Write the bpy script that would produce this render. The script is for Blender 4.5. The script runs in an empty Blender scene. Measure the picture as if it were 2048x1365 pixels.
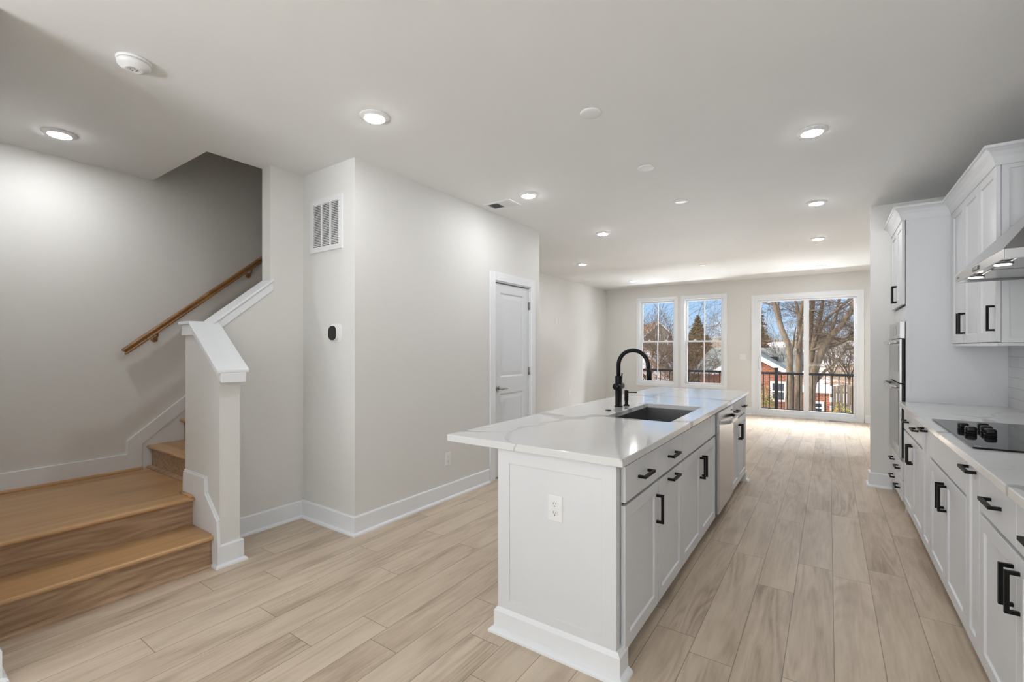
import bpy, bmesh, math, random
from mathutils import Vector, Matrix, noise
R = math.radians
random.seed(7)
SC = bpy.context.scene
COL = SC.collection

# ------------------------------------------------------------------ camera, sky, sun, exposure
cam_d = bpy.data.cameras.new('camera'); cam = bpy.data.objects.new('camera', cam_d); COL.objects.link(cam)
cam.location = (0, 0, 1.36); cam.rotation_euler = (R(90), 0, R(34.494))
cam_d.sensor_width = 36; cam_d.lens = 36 * 922.9 / 2048; cam_d.shift_y = 12.8 / 2048
cam_d.clip_start = 0.02; cam_d.clip_end = 600
SC.camera = cam
SC.view_settings.view_transform = 'Standard'; SC.view_settings.look = 'None'
SC.view_settings.exposure = 0.09; SC.view_settings.gamma = 1.0; SC.view_settings.use_curve_mapping = False
SUN_DIR = Vector((0.74, 0.42, -0.52)).normalized()      # the way the light travels
SUN_POWER = 4.2
SKY_POWER = 0.95
LENS_POWER = 202.0
AISLE_POWER = 145.0      # aisle lamps set weaker than the rest to darken the kitchen side
sun_d = bpy.data.lights.new('sun', 'SUN'); sun_d.energy = SUN_POWER; sun_d.angle = R(0.6); sun_d.color = (1, .93, .83)
sun = bpy.data.objects.new('sun', sun_d); COL.objects.link(sun)
sun.rotation_euler = (-SUN_DIR).to_track_quat('Z', 'Y').to_euler(); sun.location = (-8, -6, 12)


def area(name, loc, size, power, aim, col=(1, .97, .93)):
    d = bpy.data.lights.new(name, 'AREA'); d.shape = 'RECTANGLE'; d.size, d.size_y = size; d.energy = power; d.color = col
    o = bpy.data.objects.new(name, d); COL.objects.link(o); o.location = loc
    o.rotation_euler = Vector(aim).normalized().to_track_quat('-Z', 'Y').to_euler(); return o


# area lamps stand in for window daylight; two added low fills light the ceiling
AREAS = [('window_daylight_left', (-1.90, -3.93, 1.45), (1.05, 1.9), 18, (.05, 1, .12), (.97, .985, 1)),
         ('window_daylight_middle', (-.60, -3.93, 1.45), (1.05, 1.9), 6, (-.05, 1, .12), (.97, .985, 1)),
         ('window_daylight_right', (.52, -3.93, 1.45), (.8, 1.9), 2, (-.25, 1, .12), (.97, .985, 1)),
         ('slider_daylight', (-.4, 11.3, 3.3), (2.2, 1.0), 820, (0, -1.0, -1.15), (.95, .98, 1)),
         ('window_fill_up', (-1.3, -5.4, .1), (3.4, 1.2), 560, (0, 1, .72), (.93, .97, 1)),  # added fill outside the front windows, aimed up at the near ceiling
         ('slider_fill_up', (-1.8, 15.9, -1.12), (10.0, .6), 1150, (0, -1, .32), (.93, .97, 1))]  # added fill, unseen below the deck edge, brightens the far ceiling
for a_ in AREAS: area(*a_)


class NT:
    """small helper for node trees"""
    def __init__(s, tree): s.t = tree; tree.nodes.clear()
    def n(s, typ, ins=None, **props):
        nd = s.t.nodes.new(typ)
        for k, v in props.items(): setattr(nd, k, v)
        for k, v in (ins or {}).items():
            i = nd.inputs[k]
            if isinstance(v, bpy.types.NodeSocket): s.t.links.new(v, i)
            else: i.default_value = v
        return nd
    def math(s, op, a, b=0.0, c=0.0):
        return s.n('ShaderNodeMath', {0: a, 1: b, 2: c}, operation=op).outputs[0]
    def mix(s, f, a, b, blend='MIX'):
        nd = s.n('ShaderNodeMix', {0: f, 6: a, 7: b}, data_type='RGBA', blend_type=blend)
        return nd.outputs[2]
    def ramp(s, f, stops, interp='LINEAR'):
        nd = s.n('ShaderNodeValToRGB', {0: f}); nd.color_ramp.interpolation = interp
        e = nd.color_ramp.elements
        while len(e) < len(stops): e.new(0.5)
        for x, (p, c) in zip(e, stops): x.position = p; x.color = c if len(c) == 4 else (*c, 1)
        return nd.outputs[0]
    def noise(s, vec, scale=5, detail=3, rough=.5, dist=0, dim='3D'):
        nd = s.n('ShaderNodeTexNoise', {'Vector': vec, 'Scale': scale, 'Detail': detail, 'Roughness': rough, 'Distortion': dist}, noise_dimensions=dim)
        return nd.outputs[0]
    def pos(s): return s.n('ShaderNodeNewGeometry').outputs['Position']
    def scalev(s, v, sc, loc=(0, 0, 0), rot=(0, 0, 0)):
        return s.n('ShaderNodeMapping', {'Vector': v, 'Scale': sc, 'Location': loc, 'Rotation': rot}).outputs[0]


def rgb(r, g, b): return (r, g, b, 1)


world = bpy.data.worlds.new('sky'); SC.world = world; world.use_nodes = True
w = NT(world.node_tree)
dirv = w.n('ShaderNodeTexCoord').outputs['Generated']
sep = w.n('ShaderNodeSeparateXYZ', {0: dirv})
blue = w.ramp(sep.outputs[2], [(0.0, (.62, .79, .97)), (.07, (.45, .68, .97)), (.2, (.33, .58, .95)), (1, (.20, .40, .80))])
cl = w.noise(w.scalev(dirv, (1.6, 1.6, 4.5), (.35, .2, .1)), 2.6, 6, .55)
clm = w.ramp(cl, [(.56, (0, 0, 0)), (.70, (1, 1, 1))])
skyc = w.mix(clm, blue, rgb(.90, .92, .98))
dsun = w.n('ShaderNodeVectorMath', {0: dirv, 1: tuple(-SUN_DIR)}, operation='DOT_PRODUCT').outputs['Value']
glow = w.n('ShaderNodeMapRange', {0: dsun, 1: -.05, 2: 1.0, 3: 0.0, 4: 1.0}, interpolation_type='SMOOTHSTEP').outputs[0]
skyc = w.mix(glow, skyc, rgb(3.4, 3.3, 3.1))
bg = w.n('ShaderNodeBackground', {0: skyc, 1: SKY_POWER})
w.t.links.new(bg.outputs[0], w.n('ShaderNodeOutputWorld').inputs[0])

# ------------------------------------------------------------------ materials
MATS = {}


def principled(name, base, rough=.5, metal=0, spec=.5, bump=None, coat=0):
    m = bpy.data.materials.new(name); m.use_nodes = True; t = NT(m.node_tree)
    base_in = base(t) if callable(base) else base
    p = t.n('ShaderNodeBsdfPrincipled', {'Base Color': base_in, 'Metallic': metal, 'Specular IOR Level': spec, 'Coat Weight': coat})
    r = rough(t) if callable(rough) else rough
    if isinstance(r, bpy.types.NodeSocket): t.t.links.new(r, p.inputs['Roughness'])
    else: p.inputs['Roughness'].default_value = r
    if bump:
        h, st, d = bump(t)
        b = t.n('ShaderNodeBump', {'Height': h, 'Strength': st, 'Distance': d})
        t.t.links.new(b.outputs[0], p.inputs['Normal'])
    t.t.links.new(p.outputs[0], t.n('ShaderNodeOutputMaterial').inputs[0])
    MATS[name] = m; return m


def emit(name, col, strength):
    m = bpy.data.materials.new(name); m.use_nodes = True; t = NT(m.node_tree)
    e = t.n('ShaderNodeEmission', {0: col, 1: strength})
    t.t.links.new(e.outputs[0], t.n('ShaderNodeOutputMaterial').inputs[0]); MATS[name] = m; return m


def mottled(c, amt=.03, sc=3):
    def f(t):
        n = t.noise(t.pos(), sc, 4)
        a = tuple(x * (1 - amt) for x in c); b = tuple(min(1, x * (1 + amt)) for x in c)
        return t.ramp(n, [(.3, a), (.7, b)])
    return f


def fine_bump(sc, st=.08, d=.001):
    return lambda t: (t.noise(t.pos(), sc, 3), st, d)


principled('wall_paint', mottled((.765, .757, .735), .012, 2), .62, bump=fine_bump(420, .06, .0006))
principled('ceiling_paint', mottled((.825, .825, .815), .012, 2), .75, bump=fine_bump(420, .06, .0006))
principled('trim_paint', mottled((.86, .88, .91), .008, 4), .32)
principled('door_paint', mottled((.77, .79, .825), .008, 4), .36)
principled('cabinet_paint', mottled((.75, .762, .785), .008, 5), .38)
principled('white_plastic', rgb(.84, .84, .84), .35)
principled('vent_paint', rgb(.80, .80, .81), .4)
principled('dark_void', rgb(.02, .02, .02), .8)
principled('vent_painted_shade', rgb(.05, .05, .052), .6)
principled('black_metal', mottled((.006, .006, .0065), .1, 30), .42, spec=.18)
principled('faucet_black', rgb(.005, .005, .0055), .32, spec=.22)
principled('black_plastic', rgb(.006, .006, .006), .3, spec=.3)
principled('black_glass', rgb(.008, .008, .0085), .05, spec=.22)
principled('oven_glass', rgb(.10, .10, .105), .06, coat=.3)
principled('thermostat_black', rgb(.012, .012, .011), .12)
principled('satin_nickel', rgb(.45, .44, .43), .28, 1)
principled('light_mark', rgb(.75, .75, .75), .4)
principled('grey_mark', rgb(.12, .12, .12), .4)


def brushed(axis_scale):
    return lambda t: t.ramp(t.noise(t.scalev(t.pos(), axis_scale), 1, 4, .6), [(.25, (.50, .50, .505)), (.75, (.66, .66, .665))])


principled('stainless', rgb(.60, .60, .605), .24, 1)
principled('sink_steel', rgb(.36, .36, .365), .28, 1)
principled('hood_steel', rgb(.55, .55, .555), .27, 1)


def floor_nodes(t, kind):
    W, L = .178, 1.22
    s = t.n('ShaderNodeSeparateXYZ', {0: t.pos()})
    x = t.math('MULTIPLY', t.math('SUBTRACT', s.outputs[0], .018), 1 / W)
    ix = t.math('FLOOR', x); fx = t.math('FRACT', x)
    r1 = t.n('ShaderNodeTexWhiteNoise', {'W': ix}, noise_dimensions='1D').outputs[0]
    y = t.math('ADD', t.math('MULTIPLY', s.outputs[1], 1 / L), t.math('MULTIPLY', r1, 7.31))
    iy = t.math('FLOOR', y); fy = t.math('FRACT', y)
    idv = t.n('ShaderNodeCombineXYZ', {0: ix, 1: iy}).outputs[0]
    wn = t.n('ShaderNodeTexWhiteNoise', {'Vector': idv}, noise_dimensions='3D')
    off = t.n('ShaderNodeVectorMath', {0: wn.outputs['Color'], 1: (9, 31, 5)}, operation='MULTIPLY').outputs[0]
    p = t.n('ShaderNodeVectorMath', {0: t.pos(), 1: off}, operation='ADD').outputs[0]
    broad = t.noise(t.scalev(p, (5.5, .9, 1)), 1.3, 5, .6, .6)
    ringn = t.noise(t.scalev(p, (5.0, .42, 1)), 1.1, 2, .5, .3)
    rings = t.math('SINE', t.math('MULTIPLY', ringn, 95))
    ringm = t.ramp(t.noise(t.scalev(p, (3, .8, 1)), 1.1, 2), [(.44, (0, 0, 0)), (.66, (1, 1, 1))])
    fine = t.noise(t.scalev(p, (75, 4.0, 1)), 1, 4, .65)
    knot = t.ramp(t.noise(t.scalev(p, (4.5, 1.3, 1)), 1.0, 3, .5), [(.62, (0, 0, 0)), (.76, (1, 1, 1))])
    v = t.math('MULTIPLY_ADD', broad, .88, t.math('MULTIPLY', t.math('SUBTRACT', fine, .5), .34))
    v = t.math('ADD', v, .065)
    v = t.math('ADD', v, t.math('MULTIPLY', t.math('MULTIPLY', rings, ringm), .10))
    v = t.math('ADD', v, t.math('MULTIPLY', t.math('SUBTRACT', wn.outputs['Value'], .5), .13))
    c = t.ramp(v, [(.22, (.35, .265, .19)), (.42, (.53, .425, .32)), (.56, (.62, .51, .395)), (.78, (.70, .585, .465))])
    c = t.mix(t.math('MULTIPLY', knot, .45), c, rgb(.20, .14, .10))
    ex = t.math('MINIMUM', fx, t.math('SUBTRACT', 1, fx)); ey = t.math('MINIMUM', fy, t.math('SUBTRACT', 1, fy))
    edge = t.math('MAXIMUM', t.math('LESS_THAN', ex, .009), t.math('LESS_THAN', ey, .0014))
    if kind == 'col': return t.mix(t.math('MULTIPLY', edge, .68), c, rgb(.11, .08, .06))
    return t.math('SUBTRACT', t.math('MULTIPLY', fine, .25), t.math('MULTIPLY', edge, 1.0))


principled('floor_planks', lambda t: floor_nodes(t, 'col'), lambda t: t.math('MULTIPLY_ADD', t.noise(t.scalev(t.pos(), (30, 2, 1)), 1, 3), .16, .30), spec=.42,
           bump=lambda t: (floor_nodes(t, 'h'), .22, .0012))


def oak(axis):
    """stained oak, grain along the given axis"""
    sc = {'x': (1.1, 16, 16), 'y': (16, 1.1, 16), 'z': (16, 16, 1.1)}[axis]
    def f(t):
        p = t.pos()
        st = t.n('ShaderNodeSeparateXYZ', {0: p})
        strip = t.n('ShaderNodeTexWhiteNoise', {'W': t.math('FLOOR', t.math('MULTIPLY', st.outputs[0 if axis == 'y' else 1], 1 / .083))}, noise_dimensions='1D').outputs[0]
        a = t.noise(t.scalev(p, tuple(q * .55 for q in sc)), 1, 5, .6, 1.2)
        b = t.noise(t.scalev(p, tuple(q * 5 if q > 2 else q * 2 for q in sc)), 1, 3, .6)
        v = t.math('MULTIPLY_ADD', a, .8, t.math('MULTIPLY', b, .3))
        v = t.math('ADD', v, t.math('MULTIPLY', t.math('SUBTRACT', strip, .5), .14))
        return t.ramp(v, [(.28, (.34, .18, .07)), (.5, (.50, .295, .135)), (.75, (.61, .385, .195))])
    return f


principled('oak_along', oak('y'), .34)
principled('oak_across', oak('x'), .34)


def riser_oak(t):
    p = t.scalev(t.pos(), (4, 1.1, 7))
    ringn = t.noise(p, .9, 2, .5, .5)
    v = t.math('ADD', t.math('MULTIPLY', t.math('SINE', t.math('MULTIPLY', ringn, 60)), .12), t.noise(t.scalev(t.pos(), (40, 3, 60)), 1, 3))
    return t.ramp(v, [(.25, (.32, .20, .115)), (.55, (.45, .30, .19)), (.8, (.54, .37, .24))])


principled('oak_riser', riser_oak, .38)
principled('oak_rail', lambda t: t.ramp(t.noise(t.scalev(t.pos(), (30, 2, 30)), 1, 4), [(.3, (.22, .105, .036)), (.7, (.38, .205, .082))]), .3)


def quartz(t):
    p = t.pos()
    def warp(v, sc, amt, det=3):
        c = t.n('ShaderNodeTexNoise', {'Vector': v, 'Scale': sc, 'Detail': float(det), 'Roughness': .55}).outputs['Color']
        d = t.n('ShaderNodeVectorMath', {0: c, 1: (.5, .5, .5)}, operation='SUBTRACT').outputs[0]
        d = t.n('ShaderNodeVectorMath', {0: d, 1: (amt, amt, amt * .3)}, operation='MULTIPLY').outputs[0]
        return t.n('ShaderNodeVectorMath', {0: v, 1: d}, operation='ADD').outputs[0]
    q = warp(warp(p, 1.3, .75), 5.0, .10)
    q1 = t.scalev(q, (1.0, .62, .3), (.37, .21, 0), (0, 0, .55))
    e1 = t.n('ShaderNodeTexVoronoi', {'Vector': q1, 'Scale': 1.25}, feature='DISTANCE_TO_EDGE').outputs[0]
    width = t.ramp(t.noise(p, 2.6, 2), [(.34, (.002, .002, .002)), (.48, (.014, .014, .014)), (.62, (.05, .05, .05))])
    big = t.n('ShaderNodeMapRange', {0: t.math('DIVIDE', e1, width), 1: .6, 2: 1.1, 3: .8, 4: 0.0}).outputs[0]
    gate1 = t.ramp(t.noise(p, .9, 2), [(.40, (.1, .1, .1)), (.52, (1, 1, 1))])
    q2 = t.scalev(warp(p, 2.4, .5), (1.0, .7, .4), (3.1, 1.2, 0), (0, 0, -.4))
    e2 = t.n('ShaderNodeTexVoronoi', {'Vector': q2, 'Scale': 2.3}, feature='DISTANCE_TO_EDGE').outputs[0]
    thin = t.n('ShaderNodeMapRange', {0: e2, 1: .0, 2: .012, 3: .38, 4: 0.0}).outputs[0]
    gate2 = t.ramp(t.noise(p, 1.7, 3), [(.46, (0, 0, 0)), (.60, (1, 1, 1))])
    f = t.math('MAXIMUM', t.math('MULTIPLY', big, gate1), t.math('MULTIPLY', thin, gate2))
    base = t.ramp(t.noise(p, 1.7, 3), [(.3, (.72, .72, .72)), (.7, (.77, .77, .77))])
    return t.mix(f, base, rgb(.37, .37, .38))


principled('quartz', quartz, .09, spec=.5)


def tile_col(t):
    s = t.n('ShaderNodeSeparateXYZ', {0: t.pos()})
    v = t.n('ShaderNodeCombineXYZ', {0: s.outputs[1], 1: s.outputs[2]}).outputs[0]
    return t.n('ShaderNodeTexBrick', {'Vector': v, 'Color1': rgb(.55, .55, .55), 'Color2': rgb(.60, .60, .605), 'Mortar': rgb(.42, .42, .42), 'Scale': 1.0,
                                      'Mortar Size': .0025, 'Brick Width': .305, 'Row Height': .076}).outputs[0]


principled('wall_tile', tile_col, .12, bump=lambda t: (t.noise(t.scalev(t.pos(), (10, 10, 40)), 1, 2), .15, .004))


def glass_mat():
    m = bpy.data.materials.new('window_glass'); m.use_nodes = True; t = NT(m.node_tree)
    fr = t.n('ShaderNodeFresnel', {0: 1.10}).outputs[0]
    a = t.n('ShaderNodeBsdfTransparent', {0: rgb(.985, .99, .99)}); b = t.n('ShaderNodeBsdfGlossy', {0: rgb(1, 1, 1), 'Roughness': 0.0})
    mx = t.n('ShaderNodeMixShader', {0: fr, 1: a.outputs[0], 2: b.outputs[0]})
    t.t.links.new(mx.outputs[0], t.n('ShaderNodeOutputMaterial').inputs[0]); MATS['window_glass'] = m


glass_mat()
emit('lamp_lens', rgb(.985, .988, 1), LENS_POWER)
emit('lamp_lens_aisle', rgb(.985, .988, 1), AISLE_POWER)
emit('hood_lens', rgb(1, .96, .9), 14.0)


def brick(c1, c2, mortar):
    def f(t):
        s = t.n('ShaderNodeSeparateXYZ', {0: t.pos()})
        v = t.n('ShaderNodeCombineXYZ', {0: t.math('ADD', s.outputs[0], s.outputs[1]), 1: s.outputs[2]}).outputs[0]
        return t.n('ShaderNodeTexBrick', {'Vector': v, 'Color1': c1, 'Color2': c2, 'Mortar': mortar, 'Scale': 1.0, 'Mortar Size': .01, 'Brick Width': .23, 'Row Height': .075}).outputs[0]
    return f


principled('red_brick', brick(rgb(.36, .10, .045), rgb(.27, .075, .035), rgb(.35, .27, .22)), .85)
principled('grey_shingle', lambda t: t.ramp(t.noise(t.scalev(t.pos(), (2.5, 2.5, 9)), 1, 5, .7), [(.3, (.16, .18, .18)), (.6, (.27, .29, .285)), (.75, (.55, .57, .59))]), .85)
principled('brown_shingle', mottled((.22, .13, .08), .25, 6), .85)
principled('siding', lambda t: t.ramp(t.math('FRACT', t.math('MULTIPLY', t.n('ShaderNodeSeparateXYZ', {0: t.pos()}).outputs[2], 5)), [(0, (.22, .19, .15)), (.12, (.36, .32, .26)), (1, (.39, .35, .29))]), .7)
principled('white_exterior', rgb(.8, .8, .8), .6)
principled('dark_pane', rgb(.05, .06, .075), .1)
principled('bark', lambda t: t.ramp(t.noise(t.scalev(t.pos(), (14, 14, 3)), 1, 5, .65), [(.3, (.055, .040, .027)), (.55, (.155, .115, .08)), (.8, (.27, .215, .155))]), .9,
           bump=lambda t: (t.noise(t.scalev(t.pos(), (22, 22, 4)), 1, 4), .6, .03))
principled('twig_bark', mottled((.13, .09, .06), .3, 3), .9)
principled('brush_twig', mottled((.40, .205, .10), .45, 2), .9)
principled('conifer_needle', lambda t: t.ramp(t.noise(t.pos(), 1.6, 4), [(.3, (.05, .038, .010)), (.55, (.125, .085, .02)), (.8, (.22, .135, .038))]), .8)
principled('arborvitae_leaf', lambda t: t.ramp(t.noise(t.pos(), 3.2, 4), [(.3, (.035, .045, .006)), (.5, (.15, .13, .015)), (.75, (.34, .18, .03))]), .8)
principled('old_wood', lambda t: t.ramp(t.noise(t.scalev(t.pos(), (9, 9, .8)), 1, 4), [(.3, (.24, .175, .115)), (.7, (.43, .335, .235))]), .85)
principled('deck_board', mottled((.24, .19, .15), .15, 4), .7)


def ground_col(t):
    p = t.pos()
    n = t.noise(p, .23, 5, .62); g = t.noise(p, 2.2, 5, .7)
    leaf = t.ramp(g, [(.3, (.19, .105, .055)), (.55, (.33, .20, .115)), (.75, (.42, .30, .19))])
    snow = t.ramp(t.math('ADD', t.math('MULTIPLY', n, .75), t.math('MULTIPLY', g, .25)), [(.445, (0, 0, 0)), (.49, (1, 1, 1))])
    return t.mix(snow, leaf, rgb(.80, .82, .86))


principled('winter_ground', ground_col, .9)
principled('far_woods', lambda t: t.ramp(t.noise(t.scalev(t.pos(), (.5, .5, .25)), 1, 5, .7), [(.3, (.17, .125, .095)), (.7, (.33, .27, .22))]), .95)


# ------------------------------------------------------------------ geometry helpers
class M:
    def __init__(s): s.v = []; s.f = []; s.sm = []
    def add(s, vs, fs, smooth=False):
        b = len(s.v); s.v += [tuple(p) for p in vs]; s.f += [tuple(i + b for i in f) for f in fs]; s.sm += [smooth] * len(fs); return s
    def box(s, x0, x1, y0, y1, z0, z1):
        vs = [(x, y, z) for x in (x0, x1) for y in (y0, y1) for z in (z0, z1)]
        return s.add(vs, [(0, 1, 3, 2), (4, 6, 7, 5), (0, 4, 5, 1), (2, 3, 7, 6), (0, 2, 6, 4), (1, 5, 7, 3)])
    def prism(s, poly, plane, a0, a1, smooth=False):
        def P(p, a): return {'xz': (p[0], a, p[1]), 'yz': (a, p[0], p[1]), 'xy': (p[0], p[1], a)}[plane]
        n = len(poly); vs = [P(p, a0) for p in poly] + [P(p, a1) for p in poly]
        s.add(vs, [tuple(range(n)), tuple(range(2 * n - 1, n - 1, -1))])
        b = len(s.v) - 2 * n
        for i in range(n):
            j = (i + 1) % n; s.f.append((b + i, b + j, b + n + j, b + n + i)); s.sm.append(smooth)
        return s
    def lathe(s, prof, c, n=32, axis='z', smooth=True):
        """profile of (radius, height along axis)"""
        vs = []; fs = []
        for r, h in prof:
            for k in range(n):
                a = 2 * math.pi * k / n; u, v = r * math.cos(a), r * math.sin(a)
                q = {'z': (u, v, h), 'y': (u, h, v), 'x': (h, u, v)}[axis]
                vs.append((c[0] + q[0], c[1] + q[1], c[2] + q[2]))
        m = len(prof)
        for i in range(m - 1):
            for k in range(n):
                k2 = (k + 1) % n; fs.append((i * n + k, i * n + k2, (i + 1) * n + k2, (i + 1) * n + k))
        s.add(vs, fs, smooth)
        b = len(s.v) - m * n
        for i in (0, m - 1):
            if prof[i][0] > 1e-5: s.f.append(tuple(b + i * n + k for k in range(n))); s.sm.append(False)
        return s
    def tube(s, pts, rad, n=8, smooth=True, sy=1.0):
        pts = [Vector(p) for p in pts]
        if not hasattr(rad, '__len__'): rad = [rad] * len(pts)
        t0 = (pts[1] - pts[0]).normalized()
        up = Vector((0, 0, 1)) if abs(t0.z) < .9 else Vector((0, 1, 0))
        x = t0.cross(up).normalized(); vs = []; fs = []
        for i, p in enumerate(pts):
            if i == 0: t = t0
            elif i == len(pts) - 1: t = (p - pts[i - 1]).normalized()
            else: t = ((p - pts[i - 1]).normalized() + (pts[i + 1] - p).normalized()).normalized()
            x = (x - t * x.dot(t)).normalized(); y = t.cross(x)
            for k in range(n):
                a = 2 * math.pi * k / n
                vs.append(p + (x * math.cos(a) + y * math.sin(a) * sy) * rad[i])
        for i in range(len(pts) - 1):
            for k in range(n):
                k2 = (k + 1) % n; fs.append((i * n + k, i * n + k2, (i + 1) * n + k2, (i + 1) * n + k))
        fs.append(tuple(range(n))); fs.append(tuple((len(pts) - 1) * n + k for k in range(n)))
        return s.add(vs, fs, smooth)
    def sweep(s, path, prof, closed=False):
        """profile (out, z) swept along an xy path with mitred corners; 'out' is to the left of travel"""
        P = [Vector(p) for p in path]; n = len(P); offs = []
        for i in range(n):
            d1 = (P[i] - P[i - 1]).normalized() if i else None
            d2 = (P[i + 1] - P[i]).normalized() if i < n - 1 else None
            d1 = d1 or d2; d2 = d2 or d1
            n1 = Vector((-d1.y, d1.x)); n2 = Vector((-d2.y, d2.x)); b = (n1 + n2).normalized()
            offs.append(b / max(.2, b.dot(n1)))
        m = len(prof); vs = []; fs = []
        for i in range(n):
            for o, z in prof: vs.append((P[i].x + offs[i].x * o, P[i].y + offs[i].y * o, z))
        for i in range(n - 1):
            for k in range(m):
                k2 = (k + 1) % m; fs.append((i * m + k, i * m + k2, (i + 1) * m + k2, (i + 1) * m + k))
        fs.append(tuple(range(m))); fs.append(tuple((n - 1) * m + k for k in range(m)))
        return s.add(vs, fs)
    # frame = (origin on the mounting plane, unit U along, unit N out of the plane); v is up
    def fpts(s, fr, pts):
        O, U, N = fr; V = Vector((0, 0, 1)); return [O + U * u + V * v + N * n for u, v, n in pts]
    def fbox(s, fr, u0, u1, v0, v1, n0, n1):
        return s.add(s.fpts(fr, [(u, v, n) for u in (u0, u1) for v in (v0, v1) for n in (n0, n1)]),
                     [(0, 1, 3, 2), (4, 6, 7, 5), (0, 4, 5, 1), (2, 3, 7, 6), (0, 2, 6, 4), (1, 5, 7, 3)])
    def shaker(s, fr, u0, u1, v0, v1, t=.02, st=.06, rec=.009, n0=0.0, ch=.003, raised=0.0, rise_in=.035):
        def ring(d, n): return [(u0 + d, v0 + d, n), (u1 - d, v0 + d, n), (u1 - d, v1 - d, n), (u0 + d, v1 - d, n)]
        rings = [ring(0, n0), ring(0, n0 + t), ring(st, n0 + t), ring(st + ch, n0 + t - rec)]
        if raised: rings += [ring(st + ch + .008, n0 + t - rec), ring(st + ch + rise_in, n0 + t - rec + raised)]
        vs = []
        for r in rings: vs += r
        fs = [(0, 1, 2, 3)]
        for i in range(len(rings) - 1):
            for k in range(4): fs.append((i * 4 + k, i * 4 + (k + 1) % 4, i * 4 + 4 + (k + 1) % 4, i * 4 + 4 + k))
        e = (len(rings) - 1) * 4; fs.append((e, e + 1, e + 2, e + 3))
        return s.add(s.fpts(fr, vs), fs)
    def build(s, name, mat, parent=None, bevel=0.0, seg=2, base=None):
        vs = s.v
        if parent is not None: o0 = Vector(ROOT[parent.name])
        elif base is not None: o0 = Vector(base)
        else:
            xs, ys, zs = zip(*vs); o0 = Vector(((min(xs) + max(xs)) / 2, (min(ys) + max(ys)) / 2, min(zs)))
        me = bpy.data.meshes.new(name)
        me.from_pydata([tuple(Vector(p) - o0) for p in vs], [], s.f)
        me.polygons.foreach_set('use_smooth', s.sm)
        bm = bmesh.new(); bm.from_mesh(me); bmesh.ops.recalc_face_normals(bm, faces=bm.faces); bm.to_mesh(me); bm.free()
        me.materials.append(MATS[mat]); me.update()
        ob = bpy.data.objects.new(name, me); COL.objects.link(ob)
        if parent is not None: ob.parent = parent
        else: ob.location = o0
        ROOT[ob.name] = tuple(o0)
        if bevel:
            b = ob.modifiers.new('bevel', 'BEVEL'); b.width = bevel; b.segments = seg; b.limit_method = 'ANGLE'; b.angle_limit = R(40)
            b.harden_normals = False
        return ob


ROOT = {}


def thing(name, label, cat, loc=(0, 0, 0), group=None):
    o = bpy.data.objects.new(name, None); COL.objects.link(o); o.location = loc; o.empty_display_size = .1
    ROOT[o.name] = tuple(loc); o['label'] = label; o['category'] = cat
    if group: o['group'] = group
    return o


def tag(o, label, cat, group=None, kind=None):
    o['label'] = label; o['category'] = cat
    if group: o['group'] = group
    if kind: o['kind'] = kind
    return o


def struct(o, label=None, cat=None):
    o['kind'] = 'structure'
    if label: o['label'] = label
    if cat: o['category'] = cat
    return o


def sroot(name, label, cat, loc):
    o = thing(name, label, cat, loc); o['kind'] = 'structure'; return o


X, Y, Z = Vector((1, 0, 0)), Vector((0, 1, 0)), Vector((0, 0, 1))


def wall_boxes(m, axis, a0, a1, t0, t1, z0, z1, holes):
    """a wall running along 'axis' from a0 to a1, thickness t0..t1, with rectangular holes (b0,b1,h0,h1)"""
    def bx(p0, p1, q0, q1):
        if p1 - p0 < 1e-4 or q1 - q0 < 1e-4: return
        if axis == 'x': m.box(p0, p1, t0, t1, q0, q1)
        else: m.box(t0, t1, p0, p1, q0, q1)
    cur = a0
    for b0, b1, h0, h1 in sorted(holes):
        bx(cur, b0, z0, z1); bx(b0, b1, z0, h0); bx(b0, b1, h1, z1); cur = b1
    bx(cur, a1, z0, z1); return m


H = 2.74
# ------------------------------------------------------------------ room shell
struct(M().box(-4.75, 1.30, -4.15, 10.62, -.2, 0).build('floor', 'floor_planks'), 'long taupe wood plank floor running to the sliding door', 'floor')
c = M()
c.box(-4.75, 1.30, -4.15, 1.46, H, H + .14); c.box(-3.61, 1.30, 1.46, 4.75, H, H + .14); c.box(-4.75, 1.30, 4.75, 10.62, H, H + .14)
struct(c.build('ceiling', 'ceiling_paint'), 'flat white ceiling with a stairwell opening', 'ceiling')
struct(M().box(-4.72, -4.60, .25, 4.80, 0, 5.6).build('wall_stair', 'wall_paint'), 'tall off-white wall carrying the wooden stair handrail', 'wall')
c = M(); c.box(-4.72, -3.49, 4.75, 4.87, H + .14, 5.6); c.box(-4.6, -3.49, 1.34, 1.46, H + .14, 5.6); c.box(-3.61, -3.49, 1.46, 4.75, H + .14, 5.6); c.box(-4.75, -3.45, 1.3, 4.9, 5.6, 5.7)
struct(c.build('wall_stairwell', 'wall_paint'), 'walls of the dark stairwell above the ceiling opening', 'wall')
# wall beside the steps, its end towards the room
struct(M().box(-4.72, -2.775, .25, .355, 0, H).build('wall_entry', 'wall_paint'), 'wall at the near side of the oak landing', 'wall')
struct(M().box(-2.875, -2.775, -4.0, .25, 0, H).build('wall_left', 'wall_paint'), 'left wall of the front room', 'wall')
struct(wall_boxes(M(), 'x', -2.875, 1.27, -4.12, -4.0, 0, H, [(-2.45, -1.35, .45, 2.45), (-1.15, -.05, .45, 2.45), (.1, .95, .45, 2.45)]).build('wall_front', 'wall_paint'), 'front wall behind the viewer with three windows', 'wall')
struct(M().box(1.12, 1.27, -4.0, 10.45, 0, H).build('wall_right', 'wall_paint'), 'right wall behind the kitchen cabinets', 'wall')
struct(M().box(.338, 1.12, 5.72, 5.84, 0, H).build('wall_stub', 'wall_paint'), 'short off-white wall end beyond the oven tower', 'wall')
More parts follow.
